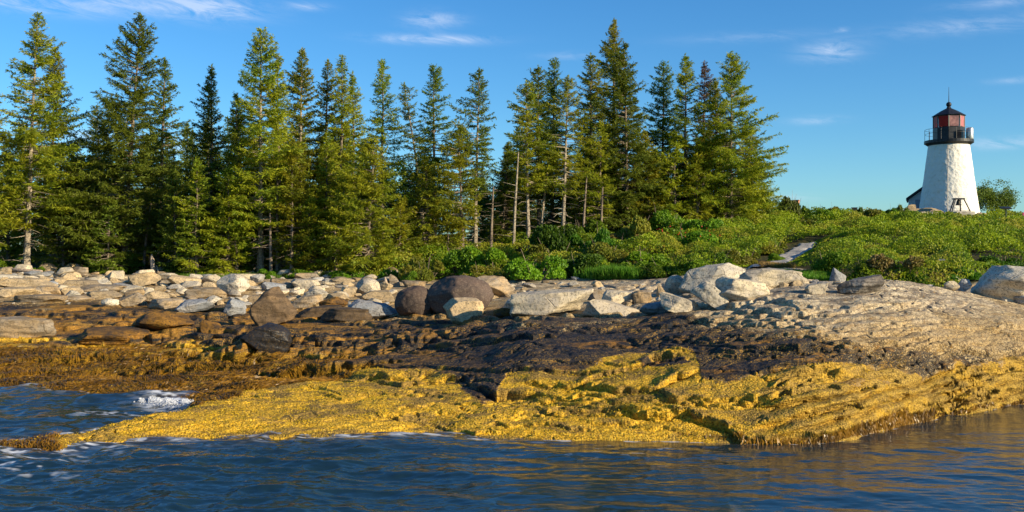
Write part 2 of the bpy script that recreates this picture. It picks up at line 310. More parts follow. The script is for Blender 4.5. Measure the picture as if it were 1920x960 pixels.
# across columns: monotone-ish cubic (finite-difference Hermite)
kk = np.array(ck, float); m_ = np.zeros_like(Zc); dz = (Zc[1:] - Zc[:-1]) / (kk[1:] - kk[:-1])[:, None]
m_[1:-1] = np.where(dz[1:] * dz[:-1] > 0, 2 * dz[1:] * dz[:-1] / (dz[1:] + dz[:-1] + 1e-12), 0)
i0 = np.clip(np.searchsorted(kk, Ur, 'right') - 1, 0, len(kk) - 2); hh = (kk[i0 + 1] - kk[i0]); t = ((Ur - kk[i0]) / hh)[:, None]; hh = hh[:, None]
Z = (2 * t**3 - 3 * t**2 + 1) * Zc[i0] + (t**3 - 2 * t**2 + t) * hh * m_[i0] + (-2 * t**3 + 3 * t**2) * Zc[i0 + 1] + (t**3 - t**2) * hh * m_[i0 + 1]
Z = Z.T.astype(np.float32)                              # rows Y, cols U
U2, Y2 = np.meshgrid(Ur, Yr); U2 = U2.astype(np.float32); Y2 = Y2.astype(np.float32); X2 = (U2 - CU) / F * Y2
# where bare rock gives way to soil and shrubs (distance per column)
soilY = np.interp(Ur, [-900, 0, 300, 600, 800, 900, 1000, 1120, 1250, 1400, 1450, 1500, 1560, 1640, 1700, 1800, 1850, 1920, 2900], [58, 57, 57, 55, 52, 51, 49, 46, 44, 43.5, 45, 43, 37, 33.5, 33.8, 34.5, 38, 40, 50])[None, :]
soil = sstep(-.6, .8, Y2 - soilY + .8 * fbm(X2 * .6, Y2 * .6, o=3))
rock = 1 - soil; land = sstep(-.3, .3, Z)
far = sstep(25, 32, Y2 + (900 - U2) * .004); leftm = sstep(980, 780, U2)
# broad swells, then bedding steps, then roughness
V2 = CV + (CH - Z) * F / Y2
Z1 = Z + rock * (.10 * fbm(X2 * .35, Y2 * .5, o=3) + .05 * fbm(X2 * 1.1 + 5, Y2 * 1.6, o=3)) + soil * .25 * fbm(X2 * .2, Y2 * .2, o=3)
def terrace(s, T, lo, hi):
    k = np.floor(s / T); f = s / T - k; return T * (k + sstep(lo, hi, f)) - s, f, k
Yd = Y2.copy()
s = Z1 - .035 * X2 + .16 * fbm(X2 * .22 + 3, Y2 * .5, o=3) ; dT, f, k = terrace(s, .26, .55, .95)
a1 = (.08 + .85 * leftm) * rock * sstep(.02, .2, Z1) * (.5 + .5 * _h(k.astype(np.int32), k.astype(np.int32) * 0, k.astype(np.int32) * 0 + 7)) * (.35 + .65 * np.maximum(leftm, far))
Z1 = Z1 + a1 * dT; Yd = Yd - a1 * .16 * np.exp(-((f - .88) / .12) ** 2)
s = Z1 - .10 * X2 + .07 * fbm(X2 * .5 + 13, Y2 * 1.0, o=2); dT, f, k = terrace(s, .085, .5, .95)
a2 = (.12 + .70 * leftm) * rock * sstep(0, .15, Z1) * sstep(-.35, .35, fbm(X2 * .5, Y2 * .5 + 40, o=2)); Z1 = Z1 + a2 * dT * .9
# soften across the columns so steep steps do not break into ribs
def blurU(A, sg):
    k = np.exp(-.5 * (np.arange(-10, 11) / sg) ** 2); k /= k.sum(); P_ = np.pad(A, ((0, 0), (10, 10)), mode='edge'); return sum(P_[:, i:i + A.shape[1]] * k[i] for i in range(21)).astype(np.float32)
inner = ((Ur > -60) & (Ur < 1985))[None, :]
Z1 = np.where(inner, Z + blurU(Z1 - Z, 3.2), Z1); Yd = np.where(inner, Y2 + blurU(Yd - Y2, 3.2), Yd)
# right-hand face: pronounced dipping beds low on the front
face = sstep(1360, 1480, U2) * sstep(1.25, .7, Z1) * rock * sstep(-.05, .1, Z1)
s = Z1 - .22 * X2 + .12 * Y2 + .14 * fbm(X2 * .45, Y2 * .5 + 9, Z1 * 1.2, o=3); dT, f, k = terrace(s, .24, .35, .9)
fv = .5 + .5 * np.clip(2 * fbm(X2 * .6 + 70, Z1 * 1.5, Y2 * .5, o=2), -1, 1)
Z1 = Z1 + face * .35 * dT * fv; Yd = Yd + face * (.17 * np.sin(f * 2 * np.pi + .5) * fv + .14 * fbm(X2 * 1.1, Z1 * 3, Y2 * .5, o=3))
# mapped joints and slab lips
V2 = V2 - (Z1 - Z) * F / Yd * .0
def ledge(pts, h, Lpx=40, lip=.6, below=.45, bpx=7, taper=.12):
    global Z1, Yd
    pu = [p[0] for p in pts]; pv = [p[1] for p in pts]; a, b = pu[0], pu[-1]
    ci = np.where((Ur >= a - 5) & (Ur <= b + 5))[0]; c0, c1 = ci[0], ci[-1] + 1
    sub = (slice(None), slice(c0, c1)); u = U2[sub]; v = V2[sub]
    w_ = np.clip((u - a) / (taper * (b - a) + 1), 0, 1) * np.clip((b - u) / (taper * (b - a) + 1), 0, 1); w_ = sstep(0, 1, w_)
    wob = 4.0 * vnoise(u * .045, u * 0 + a) + 1.0 * vnoise(u * .13, u * 0 + a)
    d = np.interp(u, pu, pv) + wob - v
    hv = .8 * h * (0.75 + .35 * vnoise(u * .03, u * 0 + b))
    up = sstep(-1.2, 1.6, d) * np.exp(-np.maximum(d, 0) / Lpx); dn = sstep(1.0, -2.0, d) * np.exp(-np.maximum(-d, 0) / bpx)
    ok = (Y2[sub] < 45)
    nar = sstep(1.0, -1.6, d) * np.exp(-np.maximum(-d, 0) / 3.2)
    Z1[sub] += ok * w_ * (hv * (.55 * up - .55 * below * dn) - (.05 + .45 * hv) * nar); Yd[sub] += ok * w_ * hv * lip * (dn * .8 - .8 * up * np.exp(-np.maximum(d, 0) / 7))
L = ledge
L([(853, 700), (890, 722), (916, 738), (970, 741), (1040, 742)], .28, 70, taper=.3)
L([(965, 722), (1017, 724), (1053, 729), (1084, 723), (1129, 704), (1186, 692), (1228, 673), (1298, 664)], .20, 30)
L([(1080, 724), (1104, 731), (1183, 741), (1228, 736), (1270, 715), (1315, 698)], .22, 28)
L([(1395, 706), (1450, 700), (1520, 684), (1600, 672), (1680, 676)], .14, 26)
L([(1228, 738), (1259, 755), (1284, 762), (1330, 764)], .20, 35)
L([(985, 752), (1011, 764), (1053, 774), (1096, 769), (1160, 773), (1211, 784), (1247, 785), (1290, 778), (1340, 792), (1400, 812)], .20, 22)
L([(1287, 778), (1358, 797), (1392, 818), (1455, 828), (1520, 818), (1560, 812), (1620, 798), (1700, 780)], .15, 22, lip=1.0, below=1.0, bpx=16)
L([(1390, 755), (1445, 747), (1485, 722), (1540, 700)], .10, 20)
L([(1480, 783), (1540, 775), (1580, 766), (1640, 752), (1700, 735)], .12, 16, lip=1.0)
L([(1470, 636), (1520, 642), (1580, 655), (1620, 662)], .09, 16)
L([(1500, 697), (1560, 698), (1610, 702), (1690, 712), (1760, 700)], .12, 18)
L([(1410, 598), (1473, 599), (1513, 615), (1530, 622)], .09, 14)
L([(1425, 567), (1477, 573), (1505, 588)], .14, 12)
L([(1720, 648), (1810, 655), (1840, 664), (1925, 660)], .14, 22)
L([(1860, 608), (1890, 613), (1990, 606)], .12, 18)
L([(1640, 748), (1700, 738), (1770, 716), (1840, 700), (1930, 680)], .13, 14, lip=1.1)
L([(1690, 782), (1750, 766), (1830, 742), (1930, 722)], .15, 12, lip=1.1, below=.8)
L([(1200, 610), (1290, 606), (1370, 590), (1420, 586)], .10, 14)
L([(-40, 618), (60, 636), (128, 628)], .22, 16); L([(120, 634), (150, 650), (205, 647), (290, 636), (372, 622)], .28, 18)
L([(380, 690), (460, 676), (600, 668), (700, 652), (830, 634)], .22, 14); L([(470, 652), (600, 640), (720, 644), (850, 632), (1000, 612)], .20, 12)
L([(240, 700), (330, 696), (430, 682), (520, 672)], .12, 10); L([(560, 712), (640, 742), (720, 738), (850, 745)], .05, 14)
L([(0, 590), (120, 592), (240, 606), (380, 603)], .14, 10); L([(620, 605), (700, 612), (820, 607), (960, 600), (1060, 600)], .16, 10)
L([(150, 566), (300, 572), (430, 566), (560, 574)], .16, 9); L([(60, 548), (190, 552), (270, 548)], .16, 7); L([(0, 534), (110, 536), (200, 532)], .14, 6)
L([(400, 755), (470, 740), (560, 742)], .04, 16); L([(600, 735), (640, 748), (700, 742)], .06, 12)
lr = random.Random(12)
def rand_ledges(n, ur, vr, ln, sl, h, **kw):
    for _ in range(n):
        u0 = lr.uniform(*ur); v0 = lr.uniform(*vr); l_ = lr.uniform(*ln); s_ = lr.uniform(*sl); pts = [(u0 + l_ * q, v0 + s_ * l_ * q + lr.uniform(-3, 3) + 6 * math.sin(3 * q + u0) * l_ / 200) for q in (0, .25, .5, .75, 1)]
        ledge(pts, lr.uniform(*h), **kw)
rand_ledges(16, (1150, 1750), (560, 665), (180, 460), (-.08, .10), (.03, .08), Lpx=16, below=.9, bpx=5, lip=.8)
rand_ledges(24, (1330, 1800), (670, 790), (120, 380), (-.34, -.14), (.05, .12), Lpx=14, below=.9, bpx=6, lip=1.1)
rand_ledges(10, (880, 1250), (742, 800), (120, 300), (-.06, .10), (.05, .10), Lpx=22, below=.9, bpx=5, lip=.9)
rand_ledges(9, (900, 1250), (600, 690), (150, 400), (-.14, .0), (.03, .07), Lpx=16, below=.9, bpx=5, lip=.8)
rand_ledges(12, (500, 1250), (720, 800), (60, 160), (-.10, .10), (.03, .08), Lpx=20, below=.8, bpx=5, lip=.8)
rand_ledges(46, (-60, 760), (572, 712), (180, 520), (-.12, .0), (.09, .26), Lpx=12, below=.8, bpx=4, lip=.8)
rand_ledges(26, (-60, 500), (515, 562), (60, 220), (-.03, .05), (.08, .2), Lpx=5, below=.7, bpx=3, lip=.6)
rand_ledges(14, (930, 1420), (528, 592), (60, 200), (-.14, -.04), (.06, .16), Lpx=7, below=.7, bpx=4, lip=.6)
Z1 = np.where(inner, Z + blurU(Z1 - Z, 1.3), Z1)
# roughness
rr = rock * sstep(-.4, 0, Z1)
crust = rr * sstep(1.4, 1.0, Z1)
n_mid = fbm(X2 * 2.2, Yd * 2.2, Z1 * 2.2, o=4, g=.55)
nearw = sstep(40, 28, Y2)
Z1 += rr * ((.030 + .02 * leftm) * n_mid + nearw * (.014 - .008 * crust) * fbm(X2 * 9, Yd * 9, Z1 * 9, o=2))
pit = np.abs(fbm(X2 * 1.3 + 7, Yd * 2.4, Z1 * 1.5, o=3)); Z1 -= rr * nearw * .07 * np.exp(-(pit / .035) ** 2) * sstep(-.1, .4, fbm(X2 * .5, Yd * .5 + 3, o=2))
Z1 += crust * nearw * .006 * vnoise(X2 * 30, Yd * 30, Z1 * 30) * sstep(1500, 1300, U2 * .9)
# rockweed mats: ropey mounds on the left flats
weedB = np.interp(U2, [-900, 370, 450, 520, 650, 760, 850, 940, 2900], [762, 762, 738, 722, 702, 680, 652, 600, 560])
weed = sstep(-5, 7, weedB - V2 + 10 * fbm(X2 * 1.1, Yd * 1.1, o=3)) * sstep(.78, .52, Z1 + .18 * n_mid) * rr
tipw = sstep(170, 60, U2) * sstep(780, 800, V2) * sstep(.22, .02, Z1 + .1 * n_mid); weed = np.maximum(weed, tipw * rr)
Z1 += weed * (.07 * np.abs(fbm(X2 * 1.6 + 31, Yd * 2.2, o=3)) + .02 * vnoise(X2 * 9, Yd * 5))
zy = np.interp(U2, [-900, 0, 400, 600, 850, 930, 1000, 1200, 1500, 1700, 1920, 2900], [.75, .75, .75, .62, .62, .85, .98, 1.12, 1.26, 1.12, .98, .9])
zk = np.interp(U2, [-900, 0, 400, 700, 900, 1100, 1300, 1450, 1550, 1700, 1920, 2900], [1.62, 1.62, 1.5, 1.42, 1.55, 1.80, 1.84, 1.72, 1.58, 1.42, 1.22, 1.2])
zn = Z1 + .30 * fbm(X2 * .42 + 50, Yd * .9, o=5, g=.6) + .05 * n_mid
yel = sstep(.13, -.13, zn - zy) * rr
blk = sstep(.42, -.22, zn + .10 * fbm(X2 * 2.5, Yd * 2.5, o=3) - zk)
VB = np.interp(U2, [560, 640, 760, 850, 870, 905, 930, 950, 1000, 1060, 1130, 1200, 1230, 1300, 1316, 1360, 1420, 1480, 1560, 1650, 1700, 1760, 1840, 1920, 2100], [706, 698, 701, 706, 722, 752, 738, 702, 691, 695, 690, 676, 663, 656, 704, 714, 702, 691, 684, 694, 703, 700, 690, 674, 668])
VK = np.interp(U2, [560, 900, 1100, 1200, 1260, 1340, 1400, 1470, 1560, 1640, 1720, 1800, 1860, 1920, 2100], [600, 600, 597, 592, 599, 614, 622, 632, 644, 654, 658, 660, 667, 662, 655])
stn = fbm(X2 * .8 + 50, Yd * 1.6, o=5, g=.65); rt = sstep(560, 660, U2)
yel2 = sstep(-9, 9, V2 - VB + 26 * stn); isl = sstep(1.15, .75, ((U2 - 1242) / 52) ** 2 + ((V2 - 680) / 10) ** 2 + .8 * stn) + sstep(1.1, .7, ((U2 - 1600) / 90) ** 2 + ((V2 - 716) / 9) ** 2 + 1.2 * stn) * .7
yel = (yel * (1 - rt) + rt * yel2 * (1 - np.clip(isl, 0, 1))) * rr
blk2 = sstep(-38, 20, V2 - VK + 34 * fbm(X2 * .7 + 20, Yd * 1.4, o=5, g=.65)); blk = blk * (1 - rt) + rt * blk2
blk = blk * (1 - yel) * rr * (1 - .30 * sstep(1430, 1750, U2))
attr = {'zones': np.stack([yel, blk, weed, soil], -1).reshape(-1, 4)}
X3 = X2 / Y2 * Yd
nr, nc = Z1.shape
V = np.stack([X3, Yd, Z1], -1).reshape(-1, 3); idx = np.arange(nr * nc).reshape(nr, nc)
Q = np.stack([idx[:-1, :-1], idx[:-1, 1:], idx[1:, 1:], idx[1:, :-1]], -1).reshape(-1, 4)
def terrain_mat():
    m = mat('shore_rock'); b = NB(m); g = b.n('ShaderNodeTexCoord').outputs['Object']
    at = b.n('ShaderNodeAttribute'); at.attribute_name = 'zones'; sp = b.n('ShaderNodeSeparateColor'); b.t.links.new(at.outputs['Color'], sp.inputs[0])
    y_, k_, w_, s_ = sp.outputs[0], sp.outputs[1], sp.outputs[2], at.outputs['Alpha']
    big = b.noise(g, .9, 5, .6); mid = b.noise(g, 5, 5, .65); fine = b.noise(g, 28, 3, .7); vor = b.voro(g, 22); vor2 = b.voro(g, 45)
    strat = b.noise(b.scalevec(g, (1.0, 1.4, 11), (R(8), R(-12), 0)), 1.0, 5, .65)
    # bare granite
    c = b.mix(b.ramp(big, .4, .62), (.76, .62, .40), (.58, .47, .31))
    c = b.mix(b.math('MULTIPLY', b.ramp(strat, .48, .62), .6), c, (.32, .22, .12))
    c = b.mix(b.math('MULTIPLY', b.ramp(mid, .50, .62), .75), c, (.24, .21, .18))
    c = b.mix(b.math('MULTIPLY', b.ramp(b.noise(g, 14, 5, .75), .52, .62), .8), c, (.13, .105, .08))
    c = b.mix(b.math('MULTIPLY', b.ramp(fine, .52, .62), .6), c, (.08, .065, .05))
    c = b.mix(b.math('MULTIPLY', b.ramp(b.noise(b.scalevec(g, (.7, 1.6, 5), (R(6), R(-8), 0)), 1.6, 6, .75), .49, .57), .75), c, (.15, .12, .09))
    pz_ = b.n('ShaderNodeSeparateXYZ'); b.t.links.new(g, pz_.inputs[0]); tz_ = b.math('MULTIPLY', b.ramp(b.math('ADD', pz_.outputs[2], b.math('MULTIPLY_ADD', big, 1.4, -.7)), 2.45, 1.65), .75); c = b.mix(tz_, c, b.mix(b.ramp(fine, .4, .58), (.52, .35, .13), (.13, .085, .045)))
    # black crust with scattered ochre flecks and ledge patches
    kc = b.mix(b.ramp(mid, .4, .62), (.010, .013, .018), (.055, .042, .030))
    oc = b.mix(b.ramp(fine, .4, .6), (.42, .19, .02), (.10, .055, .02))
    kc = b.mix(b.math('MULTIPLY', b.ramp(b.noise(b.scalevec(g, (.35, .9, 3.0)), 1.6, 5, .65), .58, .66), .7), kc, oc)
    xs_ = b.n('ShaderNodeSeparateXYZ'); b.t.links.new(g, xs_.inputs[0]); lm_ = b.ramp(xs_.outputs[0], 0.5, -4.0)
    kc = b.mix(b.math('MULTIPLY', b.math('MULTIPLY', b.ramp(b.noise(b.scalevec(g, (.3, .7, 4.0)), 1.3, 6, .7), .47, .56), lm_), .85), kc, b.mix(b.ramp(fine, .35, .6), (.50, .25, .03), (.14, .07, .02)))
    kc = b.mix(b.math('MULTIPLY', b.ramp(b.math('ADD', fine, b.math('MULTIPLY_ADD', big, .5, -.25)), .58, .65), .85), kc, (.40, .24, .05))
    kk_ = b.math('ADD', k_, b.math('ADD', b.math('MULTIPLY_ADD', fine, 2.2, -1.1), b.math('MULTIPLY_ADD', mid, 1.2, -.6))); c = b.mix(b.ramp(kk_, .35, .62), c, kc)
    # golden barnacle and algae crust
    spk = b.ramp(b.noise(g, 17, 3, .7), .36, .6)
    yc = b.mix(b.ramp(mid, .38, .6), (.74, .40, .012), (.48, .26, .012))
    yc = b.mix(b.math('MULTIPLY', spk, .55), yc, (.88, .58, .08))
    yc = b.mix(b.math('MULTIPLY', b.ramp(b.noise(g, 24, 3, .7), .50, .61), .85), yc, (.13, .072, .010))
    yc = b.mix(b.math('MULTIPLY', b.ramp(b.noise(g, 1.1, 4, .6), .54, .68), .5), yc, (.22, .14, .05))
    yy_ = b.math('ADD', y_, b.math('ADD', b.math('MULTIPLY_ADD', mid, 1.2, -.6), b.math('MULTIPLY_ADD', fine, 1.6, -.8)))
    brn = b.mix(b.ramp(fine, .42, .6), (.07, .04, .012), (.34, .17, .02)); c = b.mix(b.ramp(yy_, .12, .48), c, brn); c = b.mix(b.ramp(yy_, .38, .66), c, yc)
    c = b.mix(b.math('MULTIPLY', b.math('MULTIPLY', b.ramp(b.noise(b.scalevec(g, (.6, 1, 2)), 1.3, 5, .65), .47, .56), .85), y_), c, b.mix(b.ramp(fine, .42, .6), (.10, .065, .025), (.34, .22, .06)))
    rm_ = b.math('MULTIPLY', b.math('MULTIPLY', b.ramp(xs_.outputs[0], 2.5, 7.0), b.math('MULTIPLY', y_, b.math('MULTIPLY_ADD', b.ramp(big, .4, .6), .5, .5))), .9); c = b.mix(rm_, c, b.mix(b.ramp(fine, .42, .58), (.14, .09, .022), (.48, .31, .065)))
    # rockweed
    fib = b.noise(b.scalevec(g, (3, 14, 10), (0, 0, R(20))), 1.5, 4, .6, 1.5)
    wc = b.mix(b.ramp(fib, .42, .6), (.08, .045, .008), (.40, .22, .014)); wc = b.mix(b.math('MULTIPLY', b.ramp(big, .52, .64), .6), wc, (.05, .03, .01))
    c = b.mix(w_, c, wc)
    so_ = b.mix(b.ramp(mid, .4, .6), (.035, .045, .012), (.09, .07, .03)); c = b.mix(s_, c, so_)
    # damp band near the water is smoother
    wet = b.math('MAXIMUM', b.math('MULTIPLY', k_, .75), b.math('MULTIPLY', w_, .6)); rough = b.math('MULTIPLY_ADD', wet, -.42, .88)
    hb = b.math('ADD', b.math('MULTIPLY', mid, b.math('MULTIPLY_ADD', y_, -1.2, 1.7)), b.math('MULTIPLY', fine, .55)); hb = b.math('ADD', hb, b.math('MULTIPLY', strat, 1.4))
    gr = b.math('MULTIPLY', b.math('MULTIPLY', y_, b.math('ADD', vor.outputs['Distance'], b.math('MULTIPLY', vor2.outputs['Distance'], .5))), -1.1); hb = b.math('ADD', hb, b.math('MULTIPLY', gr, .38))
    hb = b.math('ADD', hb, b.math('MULTIPLY', b.math('MULTIPLY', fib, w_), 1.5))
    b.out(c, rough, hb, .9, .06, .18); return m
tm = terrain_mat()
shore = link('shore', mesh_np('shore', V, Q, True, attr), tm); tag(shore, kind='structure')
UG = (Ur, Yr, Z1)
def gz(u, Y):
    u = np.asarray(u, float); Y = np.asarray(Y, float)
    a = np.clip(np.interp(u, Ur, np.arange(nc)), 0, nc - 1.001); b = np.clip(np.interp(Y, Yr, np.arange(nr)), 0, nr - 1.001)
    i, j = a.astype(int), b.astype(int); fa, fb = a - i, b - j
    return (Z1[j, i] * (1 - fa) + Z1[j, i + 1] * fa) * (1 - fb) + (Z1[j + 1, i] * (1 - fa) + Z1[j + 1, i + 1] * fa) * fb
def gxy(x, y): return gz(np.asarray(x) / np.asarray(y) * F + CU, y)
def hit(u, v, y0=17.5):                                # where the sight line through (u, v) meets the ground
    Ys = np.arange(y0, 140, .05); z = gz(np.full_like(Ys, u), Ys); k = np.where(z >= CH - (v - CV) * Ys / F)[0]
    return float(Ys[k[0]]) if len(k) else 140.0
def at(u, Y, dz=0): return Vector(((u - CU) / F * Y, Y, float(gz(u, Y)) + dz))

# far sea floor / land sheet out to the horizon
bpy_me = mesh_np('ground', np.array([(-9000, -9000, -4.2), (9000, -9000, -4.2), (9000, 9000, -4.2), (-9000, 9000, -4.2)]), np.array([[0, 1, 2, 3]]))
tag(link('ground', bpy_me, simple('sea_bed', (.05, .05, .04))), kind='structure')

# ------------------------------------------------------------------ water
Yw = np.concatenate([[-4000, -600, -60, 0, 5], np.linspace(8, 20, 420, endpoint=False), np.linspace(20, 30, 160, endpoint=False), np.linspace(30, 60, 30), [90, 160, 300, 700, 2000, 9000]])
uw = np.linspace(-.82, .82, 1250)
Xw_far = np.concatenate([[-9000, -2000, -400, -100, -45], uw * 30, [45, 100, 400, 2000, 9000]])
fanw = np.concatenate([[-9000 , -2000, -400, -100, -45], uw, [45, 100, 400, 2000, 9000]])
cc, YY = np.meshgrid(np.arange(len(fanw)), Yw)
sp_ = np.clip(YY, 8, 60)
XX = np.where((cc >= 5) & (cc < 5 + len(uw)), fanw[cc] * sp_, fanw[cc])
act = sstep(6, 9, YY) * sstep(60, 30, YY)
lf = sstep(1.5, -3.5, XX)                               # livelier water to the left
calm = sstep(15.0, 17.5, YY + .3 * XX)
def rid(x): return 1 - np.abs(x) * 2
cz = 1 - .45 * sstep(0, 4, XX)
wz = .026 * cz * vnoise(XX * .55 + 2, YY * .95) + (.014 + .014 * lf) * vnoise(XX * 1.1 + 12, YY * 2.4 + .5 * XX) + (.008 + .006 * sstep(4, -1, XX)) * cz * vnoise(XX * 2.2 + 4, YY * 4.0 - .5 * XX) + .0035 * vnoise(XX * 6, YY * 11)
wz += lf * (.045 * rid(vnoise(XX * .5 + 60, YY * .8 + .25 * XX)) + .022 * rid(vnoise(XX * 1.6, YY * 3.0)) + .008 * vnoise(XX * 7 + 3, YY * 13))
uwv = XX / np.maximum(YY, 1) * F + CU
swell = np.exp(-((YY - (24.6 + .12 * (XX + 8))) / .55) ** 2) * sstep(-12.5, -9, XX) * sstep(-6.6, -7.6, XX)
wz += .17 * swell
near_edge = np.exp(-((uwv - 720) / 130) ** 2) * np.exp(-((YY - 19.0) / .7) ** 2); wz += .05 * near_edge
foam = np.zeros_like(wz)
gzw = gz(uwv, np.clip(YY, 10, 299))
edge = np.where(YY > 10, np.exp(-(np.maximum(-gzw, 0) / .16)), 0) * act
fn = fbm(XX * 1.2, YY * 3.2, o=4); fn2 = fbm(XX * 4, YY * 9, o=3)
def blob(u, v, su, sv, a):
    vv = CV + CH * F / np.maximum(YY, 5); return a * np.exp(-((uwv - u) / su) ** 2 - ((vv - v) / sv) ** 2)
lace = sstep(.16, .02, np.abs(fn)) * sstep(-.25, .3, fn2)
foam += .6 * lace * (blob(40, 868, 110, 20, 1.3) + blob(180, 843, 110, 9, 1.0) + blob(330, 838, 70, 8, .8) + blob(80, 890, 90, 9, .5))
foam += blob(355, 822, 48, 6, 1.0) * sstep(-.3, .2, fn2) + blob(215, 776, 60, 6, 1.1) * sstep(.05, .3, fn2) + blob(305, 760, 44, 8, .7) * sstep(-.2, .2, fn2)
foam += np.exp(-((-gzw - .04) / .07) ** 2) * act * sstep(.05, .35, fn2 + .3 * fn) * .55 + edge * lf * .25 * sstep(.0, .4, fn2) + sstep(.5, .6, fn2) * blob(1180, 850, 120, 22, .35)
foam = np.clip(foam * act, 0, 1)
wV = np.stack([XX, YY, wz * act], -1).reshape(-1, 3); r2, c2 = XX.shape; ii = np.arange(r2 * c2).reshape(r2, c2)
wQ = np.stack([ii[:-1, :-1], ii[:-1, 1:], ii[1:, 1:], ii[1:, :-1]], -1).reshape(-1, 4)
def water_mat():
    m = mat('sea_water'); b = NB(m); g = b.n('ShaderNodeTexCoord').outputs['Object']
    at_ = b.n('ShaderNodeAttribute'); at_.attribute_name = 'foam'; f = b.n('ShaderNodeSeparateColor'); b.t.links.new(at_.outputs['Color'], f.inputs[0])
    n = b.noise(b.scalevec(g, (1, 2.0, 1)), 5.5, 4, .6, .3)
    dp = b.mix(b.math('MULTIPLY', f.outputs[1], .7), (.009, .027, .042), (.075, .045, .012))
    c = b.mix(f.outputs[0], dp, (.75, .78, .82)); r = b.math('MULTIPLY_ADD', f.outputs[0], .6, .035)
    p = b.out(c, r, n, .13, .03, .5); p.inputs['IOR'].default_value = 1.34; return m
sea = link('water', mesh_np('water', wV, wQ, True, {'foam': np.stack([foam, edge, foam, np.ones_like(foam)], -1).reshape(-1, 4)}), water_mat()); tag(sea, kind='structure')

# breaking wave splash
def quads(cen, d, n, ln, wd):
    """kite shaped leaves: centre, axis, normal, length, width"""
    d = d / (np.linalg.norm(d, axis=1, keepdims=True) + 1e-9); s_ = np.cross(d, n); s_ /= (np.linalg.norm(s_, axis=1, keepdims=True) + 1e-9)
    ln = np.asarray(ln).reshape(-1, 1) * np.ones((len(cen), 1)); wd = np.asarray(wd).reshape(-1, 1) * np.ones((len(cen), 1))
    a = cen - d * ln * .5; b = cen + s_ * wd * .5 + d * ln * .05; c = cen + d * ln * .5; e = cen - s_ * wd * .5 + d * ln * .05
    V_ = np.stack([a, b, c, e], 1).reshape(-1, 3); return V_, np.arange(len(V_)).reshape(-1, 4)
def rnd_dirs(n): 
    v = rng.normal(size=(n, 3)); return v / np.linalg.norm(v, axis=1, keepdims=True)
def splash():
    n = 13000; u = rng.uniform(250, 372, n); hgt = np.interp(u, [236, 260, 300, 330, 355, 372], [.03, .10, .16, .16, .34, .05])
    Yc = np.interp(u, [236, 372], [24.1, 22.9]) + rng.normal(size=n) * .16
    x = (u - CU) / F * Yc; z = .02 + hgt * rng.random(n) ** 1.6 * (.6 + .4 * vnoise(u * .16, u * 0)); c = np.stack([x, Yc, z], 1)
    V_, Q_ = quads(c, rnd_dirs(n), rnd_dirs(n), rng.uniform(.010, .028, n), rng.uniform(.008, .022, n))
    o = link('wave_foam', mesh_np('wave_foam', V_, Q_), simple('foam', (.66, .68, .72), .8, var=.03)); tag(o, 'white foam of a small wave breaking in the inlet behind the golden rock spit', 'foam', kind='stuff')
splash()

# ------------------------------------------------------------------ rocks
bm = bmesh.new(); bmesh.ops.create_icosphere(bm, subdivisions=5, radius=1); ICO5 = (np.array([v.co[:] for v in bm.verts]), np.array([[v.index for v in f.verts] for f in bm.faces])); bm.free()
bm = bmesh.new(); bmesh.ops.create_icosphere(bm, subdivisions=4, radius=1); ICO4 = (np.array([v.co[:] for v in bm.verts]), np.array([[v.index for v in f.verts] for f in bm.faces])); bm.free()
def rock_mesh(kind, seed, hi=False):
    rs = np.random.default_rng(seed); v, f = ICO5 if hi else ICO4; v = v.copy()
    n, lo, hi_ = {'round': (9, .80, .97), 'block': (12, .55, .80), 'slab': (14, .5, .8), 'wedge': (3, .75, .9), 'boulder': (16, .60, .86)}[kind]
    if kind == 'slab': v = v * (1, 1, 1)
    planes = rs.normal(size=(n, 3)); planes /= np.linalg.norm(planes, axis=1, keepdims=True)
    ds = rs.uniform(lo, hi_, n)
    if kind in ('slab', 'block'):
        planes = np.concatenate([planes, [[.05, -.1, 1], [0, .05, -1], [.1, -1, .15]]]); ds = np.concatenate([ds, [.5, .5, .6]]); planes /= np.linalg.norm(planes, axis=1, keepdims=True)
    if kind == 'wedge':
        a_ = rs.uniform(0, .9); w3 = np.array([[math.sin(a_ + q), -math.cos(a_ + q), .62 + .12 * math.sin(3 * q + seed)] for q in (0, 1.9, 3.7)]); w3 /= np.linalg.norm(w3, axis=1, keepdims=True)
        planes = np.concatenate([planes, w3, [[0, 0, -1]]]); planes = np.concatenate([planes, [[.35, -.1, 1]]]); planes /= np.linalg.norm(planes, axis=1, keepdims=True); ds = np.concatenate([ds, [.36, .38, .40, .35, .20]])
    for p, d in zip(planes, ds):
        e = v @ p - d; v = v - np.where(e > 0, e * .96, 0)[:, None] * p
    r = np.linalg.norm(v, axis=1, keepdims=True); o = seed * 7.7
    a = .05 if kind == 'round' else .08
    v = v * (1 + a * fbm(v[:, 0] * 1.6 + o, v[:, 1] * 1.6, v[:, 2] * 1.6, o=4)[:, None] + .03 * vnoise(v[:, 0] * 9 + o, v[:, 1] * 11, v[:, 2] * 11)[:, None])
    if kind != 'round':
        st = (v[:, 2] * 5 + v[:, 0] * 1.0 + fbm(v[:, 0] + o, v[:, 1], v[:, 2], o=2) * .8); v[:, :2] *= (1 + .035 * sstep(-.3, .3, np.sin(st * 2.4)) - .02)[:, None]
    mn, mxx = v.min(0), v.max(0); v = (v - (mn + mxx) / 2) / (mxx - mn); v[:, 2] += .5       # unit box, base at z=0
    return mesh_np(kind + '_rock', v, f, True)
